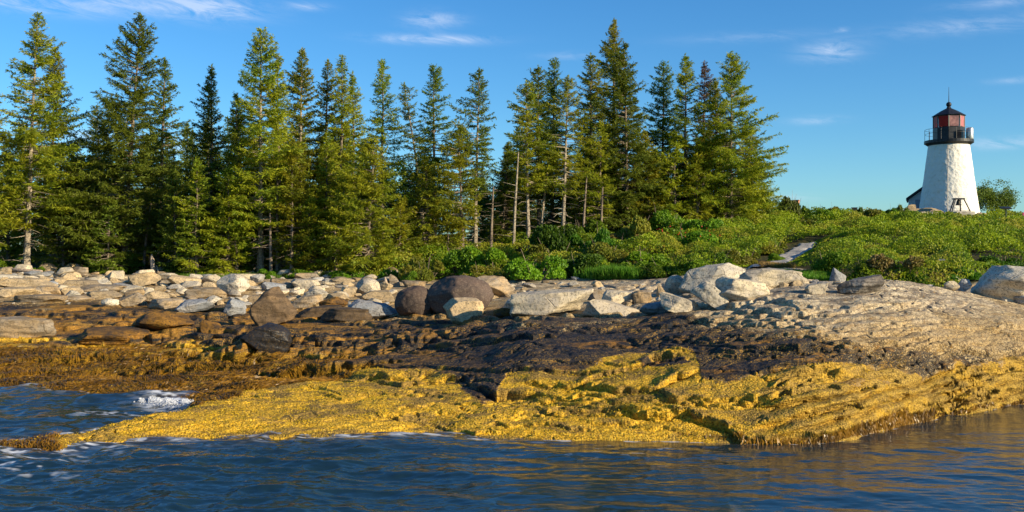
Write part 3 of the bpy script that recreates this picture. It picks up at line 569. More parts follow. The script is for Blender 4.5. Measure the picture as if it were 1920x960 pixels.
def place_rock(name, u0, u1, vt, vb, kind, mt, seed, label, cat='boulder', tilt=0, rz=0, depth=.85, sink=.12, group=None, y=None):
    u = (u0 + u1) / 2; Y = y if y else hit(u, vb); W = (u1 - u0) * Y / F; Hh = (vb - vt) * Y / F
    Dp = max(W, Hh) * depth; Yc = Y + Dp * .48
    me = rock_mesh(kind, seed, True); ca = abs(math.cos(R(tilt))); o = link(name, me, M[mt])
    th = abs(R(tilt)); 
    zb = CH - (vb - CV) * Y / F
    o.location = ((u - CU) / F * Yc, Yc, zb - sink * Hh); o.scale = (W * Yc / Y, Dp, Hh * (1 + sink) * Yc / Y); o.rotation_euler = (0, 0, R(rz))
    if tilt:
        # build the tilt into the mesh so the box stays right
        n = len(me.vertices); c = np.empty(n * 3, np.float32); me.vertices.foreach_get('co', c); c = c.reshape(-1, 3); c[:, 2] -= .5
        ang = -R(tilt); c2 = c.copy(); c2[:, 2] *= .55; x = c2[:, 0] * math.cos(ang) - c2[:, 2] * math.sin(ang); z = c2[:, 0] * math.sin(ang) + c2[:, 2] * math.cos(ang); c2[:, 0] = x; c2[:, 2] = z
        mn, mxx = c2.min(0), c2.max(0); c2 = (c2 - (mn + mxx) / 2) / (mxx - mn); c2[:, 2] += .5; me.vertices.foreach_set('co', c2.ravel()); me.update()
    tag(o, label, cat, group); return o
BR = [
 ('boulder', 798, 926, 519, 596, 'round', 'brown', 21, 'largest rounded brown boulder, in the middle of the shore', 'boulder', 0),
 ('boulder', 739, 818, 537, 597, 'round', 'brown', 22, 'rounded dark boulder in shade, leaning against the largest brown boulder', 'boulder', 0),
 ('boulder', 830, 908, 560, 604, 'block', 'cream', 3, 'cream block of stone in front of the largest brown boulder', 'boulder', 0),
 ('boulder', 888, 966, 518, 560, 'boulder', 'tan', 34, 'brownish boulder behind and to the right of the largest brown boulder', 'boulder', 0),
 ('boulder', 407, 469, 514, 552, 'boulder', 'white', 5, 'large pale cream boulder standing out below the spruces on the left shore', 'boulder', 0),
 ('boulder', 453, 556, 540, 612, 'boulder', 'umber', 27, 'dark brown pyramid shaped boulder with a lit ridge', 'boulder', 0),
 ('boulder', 455, 548, 608, 662, 'boulder', 'wet', 7, 'black wet block with an ochre foot, below the pyramid shaped boulder', 'boulder', 0),
 ('boulder', 248, 370, 588, 624, 'boulder', 'ochre', 8, 'broad dark rock with ochre stained face on the tide flat', 'boulder', 0),
 ('boulder', 375, 427, 601, 624, 'wedge', 'ochre', 9, 'small bright orange wedge of rock beside black wet ledges', 'boulder', 0),
 ('boulder', 667, 713, 522, 554, 'round', 'granite', 10, 'round speckled boulder below the driftwood post', 'boulder', 0),
 ('boulder', 711, 737, 528, 547, 'boulder', 'cream', 11, 'small tan stone directly under the driftwood post', 'boulder', 0),
 ('boulder', 729, 752, 514, 538, 'wedge', 'tan', 12, 'upright pointed stone right of the driftwood post', 'boulder', 0),
 ('boulder', 598, 652, 557, 580, 'boulder', 'ochre', 13, 'ochre rounded slab left of the dark shaded boulder', 'boulder', 0),
 ('rock_slab', 648, 745, 563, 598, 'slab', 'grey', 14, 'long grey slab wedged against the dark shaded boulder', 'rock slab', 12),
 ('rock_slab', 602, 700, 578, 602, 'slab', 'dark', 15, 'dark flat slab under the ochre rounded slab', 'rock slab', 0),
 ('rock_slab', 545, 606, 553, 580, 'slab', 'tan', 41, 'banded slab touching the right side of the pyramid shaped boulder', 'rock slab', -8),
 ('rock_slab', 560, 640, 574, 600, 'slab', 'dark', 42, 'dark slab with orange lip over a shadowed gap', 'rock slab', -10),
 ('rock_slab', 955, 1112, 543, 592, 'slab', 'granite', 43, 'broad pale granite slab with a dark gap beneath, right of the brown boulders', 'rock slab', -14),
 ('boulder', 924, 962, 578, 596, 'boulder', 'ochre', 44, 'small orange stone right of the cream block', 'boulder', 0),
 ('rock_slab', 943, 1000, 560, 582, 'slab', 'white', 45, 'bluish white slab in shade left of the broad granite slab', 'rock slab', -10),
 ('boulder', 1122, 1190, 545, 575, 'block', 'granite', 46, 'squared pale block resting on the wedge of granite', 'boulder', 0),
 ('rock_slab', 1090, 1200, 562, 592, 'wedge', 'granite', 47, 'pale wedge of granite under the squared block', 'rock slab', 0),
 ('boulder', 1102, 1150, 540, 562, 'wedge', 'tan', 48, 'tan pointed rock between the broad slab and the squared block', 'boulder', 0),
 ('boulder', 1186, 1222, 545, 568, 'block', 'tan', 49, 'small tan block right of the squared pale block', 'boulder', 0),
 ('boulder', 1246, 1287, 516, 553, 'round', 'granite', 50, 'round granite boulder at the left end of the long bedrock ridge', 'boulder', 0),
 ('boulder', 1230, 1250, 532, 558, 'wedge', 'cream', 51, 'small upright cream stone left of the round granite boulder', 'boulder', 0),
 ('rock_slab', 1292, 1362, 528, 582, 'slab', 'white', 52, 'tilted white slab sloping down to the right below the bedrock ridge', 'rock slab', 42),
 ('rock_slab', 1236, 1312, 549, 586, 'slab', 'granite', 53, 'pale slab lying left of the tilted white slab', 'rock slab', 18),
 ('rock_slab', 1196, 1256, 566, 590, 'slab', 'grey', 54, 'grey leaf shaped slab at the edge of the black tide zone', 'rock slab', -12),
 ('rock_slab', 1270, 1400, 494, 548, 'slab', 'white', 55, 'long pale bedrock slab rising to the right below the shrubs', 'rock slab', -16),
 ('rock_slab', 1384, 1506, 503, 540, 'slab', 'granite', 56, 'broad rounded granite slab at the foot of the stone path', 'rock slab', 4),
 ('rock_slab', 1335, 1440, 520, 565, 'slab', 'granite', 57, 'cracked cream granite slab in front of the rounded slab', 'rock slab', 10),
 ('boulder', 1552, 1588, 502, 528, 'wedge', 'grey', 58, 'small grey tilted stone at the foot of the shrubs', 'boulder', 0),
 ('rock_slab', 1566, 1650, 516, 552, 'slab', 'layered', 59, 'dark layered rock outcrop on the crest of the pale ledge', 'rock slab', -20),
 ('boulder', 1822, 1990, 500, 572, 'boulder', 'white', 262, 'huge grey white boulder at the right edge of the shore', 'boulder', 0),
 ('boulder', 1872, 1908, 544, 566, 'wedge', 'white', 61, 'small pyramid stone at the foot of the huge grey boulder', 'boulder', 0),
 ('boulder', 1896, 1950, 552, 574, 'boulder', 'grey', 62, 'low grey stone right of the small pyramid stone', 'boulder', 0),
 ('boulder', 1796, 1822, 523, 547, 'boulder', 'grey', 63, 'grey stone in the shaded gully beside the huge grey boulder', 'boulder', 0),
 ('boulder', 1770, 1798, 527, 545, 'boulder', 'granite', 64, 'pale stone in the shaded gully left of the grey stone', 'boulder', 0),
 ('rock_slab', 238, 302, 510, 538, 'slab', 'cream', 65, 'cream angular slab under the split driftwood stump', 'rock slab', -15),
 ('rock_slab', 314, 376, 516, 540, 'slab', 'cream', 66, 'smooth tan slab sloping right between the stump and the large pale boulder', 'rock slab', 14),
 ('boulder', 272, 318, 546, 572, 'boulder', 'cream', 67, 'lumpy cream stone in front of the stony beach', 'boulder', 0),
 ('rock_slab', 225, 278, 549, 576, 'slab', 'tan', 68, 'tilted tan slab beside the lumpy cream stone', 'rock slab', -22),
 ('boulder', 190, 224, 560, 575, 'round', 'white', 69, 'small bright stone at the top of the black tide zone', 'boulder', 0),
 ('rock_slab', 330, 408, 562, 586, 'slab', 'grey', 70, 'grey rounded slab overhanging the black tide zone', 'rock slab', -10),
 ('boulder', 421, 460, 560, 592, 'boulder', 'grey', 71, 'grey boulder left of the pyramid shaped boulder', 'boulder', 0),
 ('boulder', 120, 160, 538, 556, 'block', 'cream', 72, 'square cream block on the layered ledges', 'boulder', 0),
 ('rock_slab', 555, 602, 512, 524, 'slab', 'tan', 73, 'flat tan slab just below the trees', 'rock slab', 0),
 ('rock_slab', -20, 108, 596, 640, 'slab', 'tan', 75, 'flat tan ledge slab above the weed at the left edge', 'rock slab', 0),
 ('rock_slab', 128, 280, 618, 654, 'boulder', 'ochre', 76, 'long ochre weed covered block on the tide flat', 'rock slab', 0),
 ('rock_slab', 1505, 1552, 528, 552, 'slab', 'granite', 77, 'pale slab left of the dark layered outcrop', 'rock slab', -14),
 ('rock_slab', 985, 1065, 552, 572, 'slab', 'granite', 78, 'narrow granite slab lying on top of the broad pale slab', 'rock slab', -12),
 ('rock_slab', -8, 60, 515, 526, 'slab', 'white', 81, 'thin pale slab lying under the long weathered log', 'rock slab', 0),
 ('rock_slab', -10, 122, 522, 541, 'slab', 'cream', 82, 'very long cream ledge slab at the left edge below the thin pale slab', 'rock slab', 5),
 ('rock_slab', 118, 200, 526, 540, 'slab', 'cream', 83, 'long bleached slab right of the very long cream slab', 'rock slab', 0),
 ('rock_slab', 150, 241, 534, 549, 'slab', 'tan', 84, 'banded tan slab below the long bleached slab', 'rock slab', 3),
 ('rock_slab', -10, 70, 540, 558, 'slab', 'cream', 85, 'cream slab with two small bumps at the left edge', 'rock slab', -3),
 ('rock_slab', 158, 236, 546, 561, 'slab', 'cream', 86, 'bright layered slab just above the black tide zone on the left', 'rock slab', -4),
 ('rock_slab', 24, 120, 553, 568, 'slab', 'tan', 87, 'long golden slab bordering the black tide zone on the far left', 'rock slab', -5),
 ('rock_slab', 118, 176, 555, 566, 'slab', 'tan', 88, 'low tan slab right of the long golden slab', 'rock slab', 0),
 ('rock_slab', 68, 122, 536, 556, 'slab', 'tan', 89, 'thick tan ledge block left of the square cream block', 'rock slab', 0),
 ('rock_slab', 490, 537, 529, 546, 'slab', 'grey', 90, 'white grey slab behind the pyramid shaped boulder', 'rock slab', 12),
 ('rock_slab', 506, 545, 522, 536, 'slab', 'tan', 91, 'tan slab under the double topped spruce', 'rock slab', 0),
 ('rock_slab', 546, 602, 523, 543, 'slab', 'granite', 92, 'speckled slab below the flat tan slab', 'rock slab', 0),
 ('boulder', 570, 616, 542, 560, 'boulder', 'white', 93, 'white lumpy boulder right of the pyramid shaped boulder', 'boulder', 0),
 ('boulder', 638, 670, 537, 557, 'block', 'cream', 94, 'cream block left of the round speckled boulder', 'boulder', 0),
 ('boulder', 613, 656, 550, 570, 'boulder', 'cream', 95, 'cream boulder above the ochre rounded slab', 'boulder', 0),
 ('rock_slab', 676, 745, 545, 566, 'slab', 'cream', 96, 'low cream slab below the round speckled boulder', 'rock slab', 0),
 ('rock_slab', 752, 800, 526, 541, 'slab', 'tan', 97, 'flat tan slab behind the dark shaded boulder', 'rock slab', 0),
 ('rock_slab', 278, 345, 560, 580, 'slab', 'tan', 98, 'tan slab sloping into the black zone left of the grey rounded slab', 'rock slab', -8),
 ('rock_slab', 350, 430, 540, 560, 'slab', 'tan', 99, 'long low tan slab left below the large pale boulder', 'rock slab', -5),
 ('rock_slab', 466, 500, 553, 572, 'slab', 'tan', 100, 'small slab wedged behind the pyramid shaped boulder', 'rock slab', 0),
]
for (nm, u0, u1, vt, vb, kind, mt, sd_, lb, ct, tl) in BR:
    o_r = place_rock(nm, u0, u1, vt, vb, kind, mt, sd_, lb, ct, tl, depth=.6 if u1 - u0 > 90 and kind == 'slab' else .85)
    if 'pyramid shaped boulder with' in lb:           # broad foot, rounded peak right of centre
        n_ = len(o_r.data.vertices); c_ = np.empty(n_ * 3, np.float32); o_r.data.vertices.foreach_get('co', c_); c_ = c_.reshape(-1, 3); z_ = np.clip(c_[:, 2], 0, 1)
        c_[:, 0] = c_[:, 0] * (1.08 - .62 * z_ ** 1.3) + .17 * z_; c_[:, 1] *= 1.05 - .5 * z_ ** 1.3; o_r.data.vertices.foreach_set('co', c_.ravel()); o_r.data.update()
# scattered stones of the boulder beach: individuals sharing meshes
protos = {}
for i, (kind, mt) in enumerate([('boulder', 'granite'), ('block', 'cream'), ('slab', 'cream'), ('slab', 'tan'), ('boulder', 'grey'), ('wedge', 'granite'), ('slab', 'granite'), ('boulder', 'white'), ('slab', 'grey'), ('block', 'tan')]):
    protos[i] = (rock_mesh(kind, 200 + i), mt, kind); protos[i][0].materials.append(M[mt])
scat_lab = {'granite': 'speckled pale granite stone', 'cream': 'cream angular stone', 'white': 'bleached white stone', 'tan': 'banded tan stone', 'grey': 'grey stone'}
rs = random.Random(5); placed = [((b_[1] + b_[2]) / 2, b_[4] - 2, (b_[2] - b_[1]) * .8) for b_ in BR]
def scatter(n, ur, vr, wr, where, slabby, tone=None):
    c = 0; tries = 0
    while c < n and tries < n * 40:
        tries += 1; u = rs.uniform(*ur); v = rs.uniform(*vr(u)); Y = hit(u, v, 30)
        if Y > 66: continue
        wpx = rs.uniform(*wr) * (.8 + .5 * rs.random()**2)
        if any(abs(u - a) < (wpx + b) * .33 and abs(v - d) < 3.8 for a, d, b in placed): continue
        placed.append((u, v, wpx)); W = wpx * Y / F
        i = rs.choice([2, 3, 6, 8, 3, 1, 0] if rs.random() < slabby else [0, 1, 4, 5, 7, 9, 0]); me, mt, kind = protos[i]
        hgt = W * (rs.uniform(.18, .34) if kind == 'slab' else rs.uniform(.34, .60))
        o = link('rock_slab' if kind == 'slab' else 'boulder', me); p = at(u, Y); o.location = (p.x, p.y, p.z - hgt * .2)
        o.scale = (W, W * rs.uniform(.6, .9), hgt); o.rotation_euler = (R(rs.uniform(-9, 9)), R(rs.uniform(-14, 14)), rs.uniform(-.5, .5) + (math.pi if rs.random() < .5 else 0))
        tag(o, scat_lab[mt] + ' ' + where, 'rock slab' if kind == 'slab' else 'stone', 'stones of the boulder beach'); c += 1
scatter(110, (-15, 400), lambda u: (507, 562), (13, 46), 'among the stones of the beach on the left', .6)
scatter(85, (400, 740), lambda u: (513, 574), (14, 44), 'among the stones between the large pale boulder and the brown boulders', .5)
scatter(16, (930, 1130), lambda u: (521, 560), (14, 30), 'scattered on the bare ledge right of the brown boulders', .5)
scatter(16, (1190, 1400), lambda u: (545, 582), (14, 32), 'jumbled below the round granite boulder', .4)
scatter(10, (1440, 1600), lambda u: (528, 556), (14, 30), 'along the crest of the great ledge', .6)
scatter(26, (930, 1450), lambda u: (535, 588), (8, 17), 'small, in gaps between the pale slabs right of the brown boulders', .3)
scatter(16, (0, 420), lambda u: (545, 572), (8, 16), 'small, in the gaps of the layered ledges on the left', .3)
scatter(9, (1700, 1850), lambda u: (526, 552), (12, 24), 'in the gully left of the huge grey boulder', .3)
def weedblock(u0, u1, v0, v1): pass

# ------------------------------------------------------------------ trees
class MB:
    def __init__(s): s.v = []; s.f = []; s.n = 0
    def add(s, V_, F_):
        s.v.append(np.asarray(V_, float)); s.f += [tuple(int(i) + s.n for i in f) for f in F_]; s.n += len(V_)
    def tube(s, pts, rad, k=6):
        pts = [Vector(p) for p in pts]; V_ = []; F_ = []
        for i, p in enumerate(pts):
            d = (pts[min(i + 1, len(pts) - 1)] - pts[max(i - 1, 0)]).normalized(); a = d.orthogonal().normalized() if abs(d.z) < .9 else Vector((1, 0, 0)); a = (a - d * a.dot(d)).normalized(); b = d.cross(a); r = rad[i] if hasattr(rad, '__len__') else rad
            for j in range(k): q = p + (a * math.cos(2 * math.pi * j / k) + b * math.sin(2 * math.pi * j / k)) * r; V_.append(q[:])
        for i in range(len(pts) - 1):
            for j in range(k): F_.append((i * k + j, i * k + (j + 1) % k, (i + 1) * k + (j + 1) % k, (i + 1) * k + j))
        F_.append(tuple(range(k))[::-1]); F_.append(tuple((len(pts) - 1) * k + j for j in range(k))); s.add(V_, F_); return s
    def lathe(s, prof, k=24, ph=0, cen=(0, 0)):
        V_ = []; F_ = []
        for r, z in prof:
            for j in range(k): a = 2 * math.pi * j / k + ph; V_.append((cen[0] + r * math.sin(a), cen[1] - r * math.cos(a), z))
        for i in range(len(prof) - 1):
            for j in range(k): F_.append((i * k + j, i * k + (j + 1) % k, (i + 1) * k + (j + 1) % k, (i + 1) * k + j))
        F_.append(tuple(range(k))[::-1]); F_.append(tuple((len(prof) - 1) * k + j for j in range(k))); s.add(V_, F_); return s
    def box(s, x0, x1, y0, y1, z0, z1):
        s.add([(x, y, z) for z in (z0, z1) for x, y in ((x0, y0), (x1, y0), (x1, y1), (x0, y1))], [(3, 2, 1, 0), (4, 5, 6, 7), (0, 1, 5, 4), (1, 2, 6, 5), (2, 3, 7, 6), (3, 0, 4, 7)]); return s
    def mesh(s, name, smooth=False):
        me = bpy.data.meshes.new(name); me.from_pydata(np.concatenate(s.v).tolist(), [], s.f); me.update()
        if smooth: me.polygons.foreach_set('use_smooth', [True] * len(me.polygons))
        return me
    def build(s, name, mt, parent=None, smooth=False, loc=None): return link(name, s.mesh(name, smooth), mt, parent, loc)

def spruce(H, Rm, cb, seed, dens=1.0, lean=(0, 0), sparse=0.0, power=.8, droop=.0, tubes=True, asym=.42, gap=1.0):
    """trunk and crown meshes; cb = height where living branches begin"""
    g = np.random.default_rng(seed); tr = MB(); r0 = .011 * H + .03
    zs = np.linspace(0, H, 9); wx = np.cumsum(g.normal(size=9) * .03); wy = np.cumsum(g.normal(size=9) * .03)
    def axis(z): 
        t_ = z / H; return np.array([np.interp(z, zs, wx) + lean[0] * t_ ** 1.3, np.interp(z, zs, wy) + lean[1] * t_, z])
    tr.tube([axis(z) for z in zs], [r0 * (1.25 if z == 0 else (1 - .93 * z / H)) for z in zs], 7)
    for i in range(int(16 + cb * 6)):                # dead snags under the crown
        z = g.uniform(.6, max(cb * 1.25, 1.5)); a = g.uniform(0, 6.28); l = g.uniform(.4, 1.3) * min(1, Rm / 2); p = axis(z)
        d = np.array([math.cos(a), math.sin(a), g.uniform(-.35, .2)]); q = p + d * l * .6; e = p + d * l + np.array([0, 0, g.uniform(-.25, .15)]); tr.tube([p, q, e], [.025, .015, .005], 3)
    C, D, Nn, LN, WD = [], [], [], [], []
    z = cb; lobes = g.uniform(0, 6.28, 3); top = H
    while z < top - .06:
        t_ = (z - cb) / (H - cb); prof = (1 - t_) ** power * min(1, .55 + t_ * 3.2) + .03
        whorl = g.uniform(.78, 1.15); nb = g.integers(4, 7) if t_ < .85 else 4
        for k in range(nb):
            if g.random() < sparse * (1 - t_ * .5): continue
            phi = g.uniform(0, 6.28); asy = 1 + asym * (math.sin(phi + lobes[0]) * .6 + math.sin(2 * phi + lobes[1] + z * .7) * .5)
            L_ = max(.16, Rm * prof * whorl * asy * g.uniform(.66, 1.10)); e0 = np.interp(t_, [0, .3, .7, 1], [-.22 - droop, -.08 - droop, .18, .75]) + g.normal() * .08
            c_up = .10 + g.uniform(0, .12); r_ = np.array([math.cos(phi), math.sin(phi), 0.]); side = np.array([-r_[1], r_[0], 0.])
            p0 = axis(z + g.uniform(-.12, .12)); bend = g.normal() * .12
            def pt(s_): s_ = np.asarray(s_)[:, None]; return p0 + (r_ + side * bend * s_) * L_ * s_ * math.cos(e0) + np.array([0, 0, 1.]) * (L_ * s_ * math.sin(e0) + c_up * L_ * s_ ** 2.2)
            if tubes and L_ > .5: q = pt(np.array([0, .45, .85])); tr.tube(q, [.02 + .006 * L_, .013, .004], 3)
            nt_ = int(L_ / .054 * dens) + 4; s0 = .22 if L_ > 1.2 else .05
            s_ = g.uniform(s0, 1, nt_) ** .85; bp = pt(s_); sg = np.where(g.random(nt_) < .5, -1, 1)[:, None]; an = g.uniform(.7, 1.25, nt_)[:, None]
            td = r_ * np.cos(an) + side * sg * np.sin(an) + np.array([0, 0, 1.]) * (g.normal(size=(nt_, 1)) * .30 + .06 - .22 * (1 - t_))
            tl = (.13 + .42 * L_ * (1.08 - s_) ** .8 * .62).clip(.12, .62)[:, None] * g.uniform(.6, 1.15, (nt_, 1))
            m_n = 3 + int(L_ > .8); fr = (np.arange(m_n) + .55) / m_n
            cen = bp[:, None, :] + td[:, None, :] * tl[:, None, :] * fr[None, :, None]; cen = cen.reshape(-1, 3) + g.normal(size=(nt_ * m_n, 3)) * .022
            dd = np.repeat(td, m_n, 0) + g.normal(size=(nt_ * m_n, 3)) * .38
            C.append(cen); D.append(dd); Nn.append(np.array([0, 0, 1.]) + g.normal(size=(nt_ * m_n, 3)) * .55); LN.append(np.repeat(tl[:, 0], m_n) * .45 + .09); WD.append(g.uniform(.028, .068, nt_ * m_n))
        z += g.uniform(.15, .25) * (1.0 if t_ < .8 else .7) * gap
    n = 30; zz = g.uniform(H - .6, H + .15, n); C.append(np.array([axis(min(q, H)) + (0, 0, max(0, q - H)) for q in zz]) + g.normal(size=(n, 3)) * .03); D.append(g.normal(size=(n, 3)) * .6 + (0, 0, 1)); Nn.append(g.normal(size=(n, 3))); LN.append(np.full(n, .2)); WD.append(np.full(n, .06))
    V_, Q_ = quads(np.concatenate(C), np.concatenate(D), np.concatenate(Nn), np.concatenate(LN), np.concatenate(WD))
    return tr.mesh('trunk'), mesh_np('crown', V_, Q_)
def plant_tree(meshes, loc, label, group, nm='needle', bark='bark', rz=0, scale=1, name='spruce_tree', cat='spruce tree'):
    e = empty(name, loc, rz); e.scale = (scale,) * 3; tag(e, label, cat, group)
    link('trunk', meshes[0], M[bark], e); link('crown', meshes[1], M[nm], e); return e
# (top u, top v, base u, half width px, distance, crown base share, density, sparse, power, material, bark, label)
TR = [
 (67, 27, 50, 88, 58, .27, 1.05, .10, .80, 'needle', 'bark_w', 'tall spruce with a long bare grey trunk at the left edge of the wood'),
 (103, 92, 100, 66, 62, .2, 1.0, .1, .75, 'needle', 'bark', 'spruce close behind the tall leftmost spruce, its top further right and lower'),
 (-22, 170, -25, 70, 57, .2, 1.0, .1, .8, 'needle', 'bark', 'spruce cut by the left edge of the picture'),
 (268, 30, 233, 98, 60, .12, 1.25, .05, .72, 'needle_d', 'bark', 'very tall full spruce above the split driftwood stump'),  # shadow over these left trees is put into the needle colour
 (306, 112, 300, 62, 64, .15, 1.0, .12, .75, 'needle_d', 'bark', 'spruce with level bare tips behind the very tall full spruce'),
 (392, 126, 395, 62, 60, .06, 1.2, .05, .8, 'needle_d', 'bark', 'dark narrow topped spruce between the two tallest trees on the left'),
 (487, 56, 488, 80, 57.5, .15, 1.15, .08, .68, 'needle', 'bark_w', 'tall double topped spruce with a pale crooked trunk above the pyramid boulder'),
 (520, 105, 525, 55, 59, .15, 1.0, .1, .8, 'needle', 'bark', 'spruce forming the right shoulder of the double topped spruce'),
 (438, 178, 440, 55, 58, .05, 1.1, .05, .7, 'needle', 'bark', 'bushy spruce just left of the double topped spruce'),
 (565, 93, 560, 62, 61, .15, 1.1, .10, .66, 'needle', 'bark_w', 'spruce with a thin spire and a wide tuft below it'),
 (612, 116, 612, 46, 62, .15, 1.0, .08, .66, 'needle', 'bark', 'first of three close spires right of the thin spire'),
 (640, 110, 640, 46, 61, .1, 1.05, .08, .66, 'needle', 'bark', 'middle and tallest of three close spires'),
 (662, 137, 664, 44, 62, .12, 1.0, .08, .7, 'needle', 'bark', 'last and lowest of three close spires'),
 (712, 115, 716, 44, 63, .38, .8, .28, .6, 'needle', 'bark_w', 'open branched spruce with a visible pale trunk above the low bushy spruce'),
 (758, 160, 800, 36, 62, .42, .62, .35, .6, 'needle_d', 'bark_w', 'thin leaning spruce, its trunk slanting down to the right'),
 (815, 126, 815, 40, 66, .30, 1.0, .12, .5, 'needle_d', 'bark', 'dark slender spruce standing alone against the sky'),
 (702, 262, 690, 84, 55.5, .06, 1.25, .03, .68, 'needle', 'bark', 'low bushy spruce in front of the wood, full to the ground'),
 (898, 131, 890, 48, 61, .40, .95, .15, .66, 'needle_d', 'bark_w', 'spruce with long pale trunk bare at the foot, standing alone in a gap'),
 (862, 232, 868, 58, 59, .32, .9, .15, .66, 'needle', 'bark', 'lower bright spruce overlapping the foot of the pale trunked spruce'),
 (985, 158, 990, 50, 62, .42, 1.0, .08, .62, 'needle', 'bark_w', 'spruce at the left end of the right hand clump with a bare slim trunk'),
 (1008, 126, 1010, 44, 67, .3, 1.0, .1, .6, 'needle_d', 'bark', 'dark spruce top behind the left end of the right hand clump'),
 (1038, 113, 1036, 40, 70, .3, 1.0, .12, .6, 'needle_d', 'bark', 'dark spruce top left of the pale barked twin branched spruce'),
 (1068, 146, 1057, 50, 62, .40, .9, .15, .55, 'needle', 'bark_w', 'spruce with a stout pale trunk and bare side limbs in the right hand clump'),
 (1107, 104, 1105, 46, 68, .2, 1.05, .1, .62, 'needle', 'bark', 'spruce left of the highest top of the right hand clump'),
 (1153, 38, 1152, 50, 72, .25, 1.05, .12, .66, 'needle', 'bark', 'highest spruce of the right hand clump'),
 (1178, 84, 1180, 74, 66, .1, 1.3, .03, .82, 'needle_d', 'bark', 'dense green cone shaped spruce in front of the highest one'),
 (1241, 120, 1240, 46, 70, .15, 1.1, .08, .62, 'needle_d', 'bark', 'dark spruce in the notch right of the cone shaped spruce'),
 (1288, 106, 1288, 58, 68, .18, 1.1, .08, .72, 'needle', 'bark', 'olive spruce right of the dark notch spruce'),
 (1320, 117, 1320, 34, 71, .2, .8, .3, .6, 'needle_r', 'bark', 'thin dying spruce with reddish top'),
 (1345, 150, 1345, 50, 69, .15, 1.0, .1, .75, 'needle', 'bark', 'spruce between the reddish dying tree and the wide end tree'),
 (1368, 100, 1370, 84, 67, .12, 1.1, .08, .82, 'needle', 'bark', 'wide spruce closing the right end of the wood, branches reaching toward the lighthouse'),
 (365, 300, 368, 50, 56.5, .03, 1.2, .03, .75, 'needle', 'bark', 'young low spruce at the edge of the stones left of the double topped spruce'),
 (550, 270, 548, 50, 56.5, .05, 1.15, .05, .75, 'needle', 'bark', 'young spruce right of the double topped spruce'),
 (615, 250, 610, 52, 57.5, .08, 1.15, .05, .75, 'needle', 'bark', 'middle sized spruce under the three close spires'),
 (955, 270, 940, 46, 66, .15, 1.0, .05, .7, 'needle_d', 'bark', 'low dark spruce in the gap left of the right hand clump'),
 (800, 300, 800, 55, 60, .2, 1.0, .1, .7, 'needle', 'bark', 'low spruce in front of the dark slender one'),
 (1405, 240, 1405, 52, 70, .15, 1.0, .1, .7, 'needle_d', 'bark', 'low dark spruce under the wide end tree'),
 (1130, 230, 1128, 45, 64, .3, 1.0, .1, .7, 'needle', 'bark', 'low spruce at the front left of the cone shaped spruce'),
 (1215, 250, 1222, 45, 66, .2, 1.0, .1, .7, 'needle', 'bark', 'low spruce at the front right of the cone shaped spruce'),
 (185, 200, 190, 60, 66, .1, 1.0, .1, .7, 'needle_d', 'bark', 'dark spruce low in the gap between the two tallest left trees'),
 (140, 330, 140, 60, 63, .05, 1.1, .05, .7, 'needle_d', 'bark', 'short dark spruce right of the leftmost trunk'),
 (118, 350, 118, 50, 60, .03, 1.1, .05, .75, 'needle_d', 'bark', 'low spruce filling the shade right of the leftmost bare trunk'),  # low left spruces: shade painted in by the darker needles
 (208, 372, 205, 48, 58, .03, 1.1, .05, .75, 'needle_d', 'bark', 'low spruce under the left side of the very tall full spruce'),
 (330, 320, 330, 54, 58, .03, 1.15, .05, .75, 'needle_d', 'bark', 'low spruce right of the split driftwood stump'),
 (428, 318, 430, 52, 56.8, .04, 1.2, .05, .7, 'needle', 'bark', 'low bright spruce left of the crooked pale trunk'),
 (585, 372, 582, 48, 56.3, .03, 1.2, .05, .7, 'needle', 'bark', 'small bright spruce just behind the flat tan slab'),
 (650, 330, 648, 52, 57, .03, 1.2, .05, .7, 'needle', 'bark', 'small spruce between the three spires and the low bushy spruce'),
 (752, 370, 750, 50, 57.5, .05, 1.1, .05, .7, 'needle', 'bark', 'small spruce right of the low bushy spruce'),
 (838, 392, 838, 44, 58.5, .05, 1.1, .05, .7, 'needle', 'bark', 'small spruce at the foot of the dark slender one'),
 (1085, 330, 1085, 38, 65, .1, 1.0, .1, .7, 'needle', 'bark', 'small spruce right of the stout pale trunk'),
 (1265, 270, 1262, 44, 66, .1, 1.0, .1, .7, 'needle', 'bark', 'small spruce below the olive spruce'),
 (1310, 290, 1310, 42, 66, .1, 1.0, .1, .7, 'needle', 'bark', 'small spruce below the thin dying spruce'),
]
main_meshes = []
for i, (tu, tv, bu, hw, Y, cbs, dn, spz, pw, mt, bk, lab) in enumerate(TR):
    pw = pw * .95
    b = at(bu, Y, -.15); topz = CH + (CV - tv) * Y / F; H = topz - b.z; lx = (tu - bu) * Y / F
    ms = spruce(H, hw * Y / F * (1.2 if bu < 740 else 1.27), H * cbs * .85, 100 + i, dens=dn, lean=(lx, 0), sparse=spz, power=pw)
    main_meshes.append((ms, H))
    plant_tree(ms, b, lab, 'spruces of the shore wood', mt, bk)
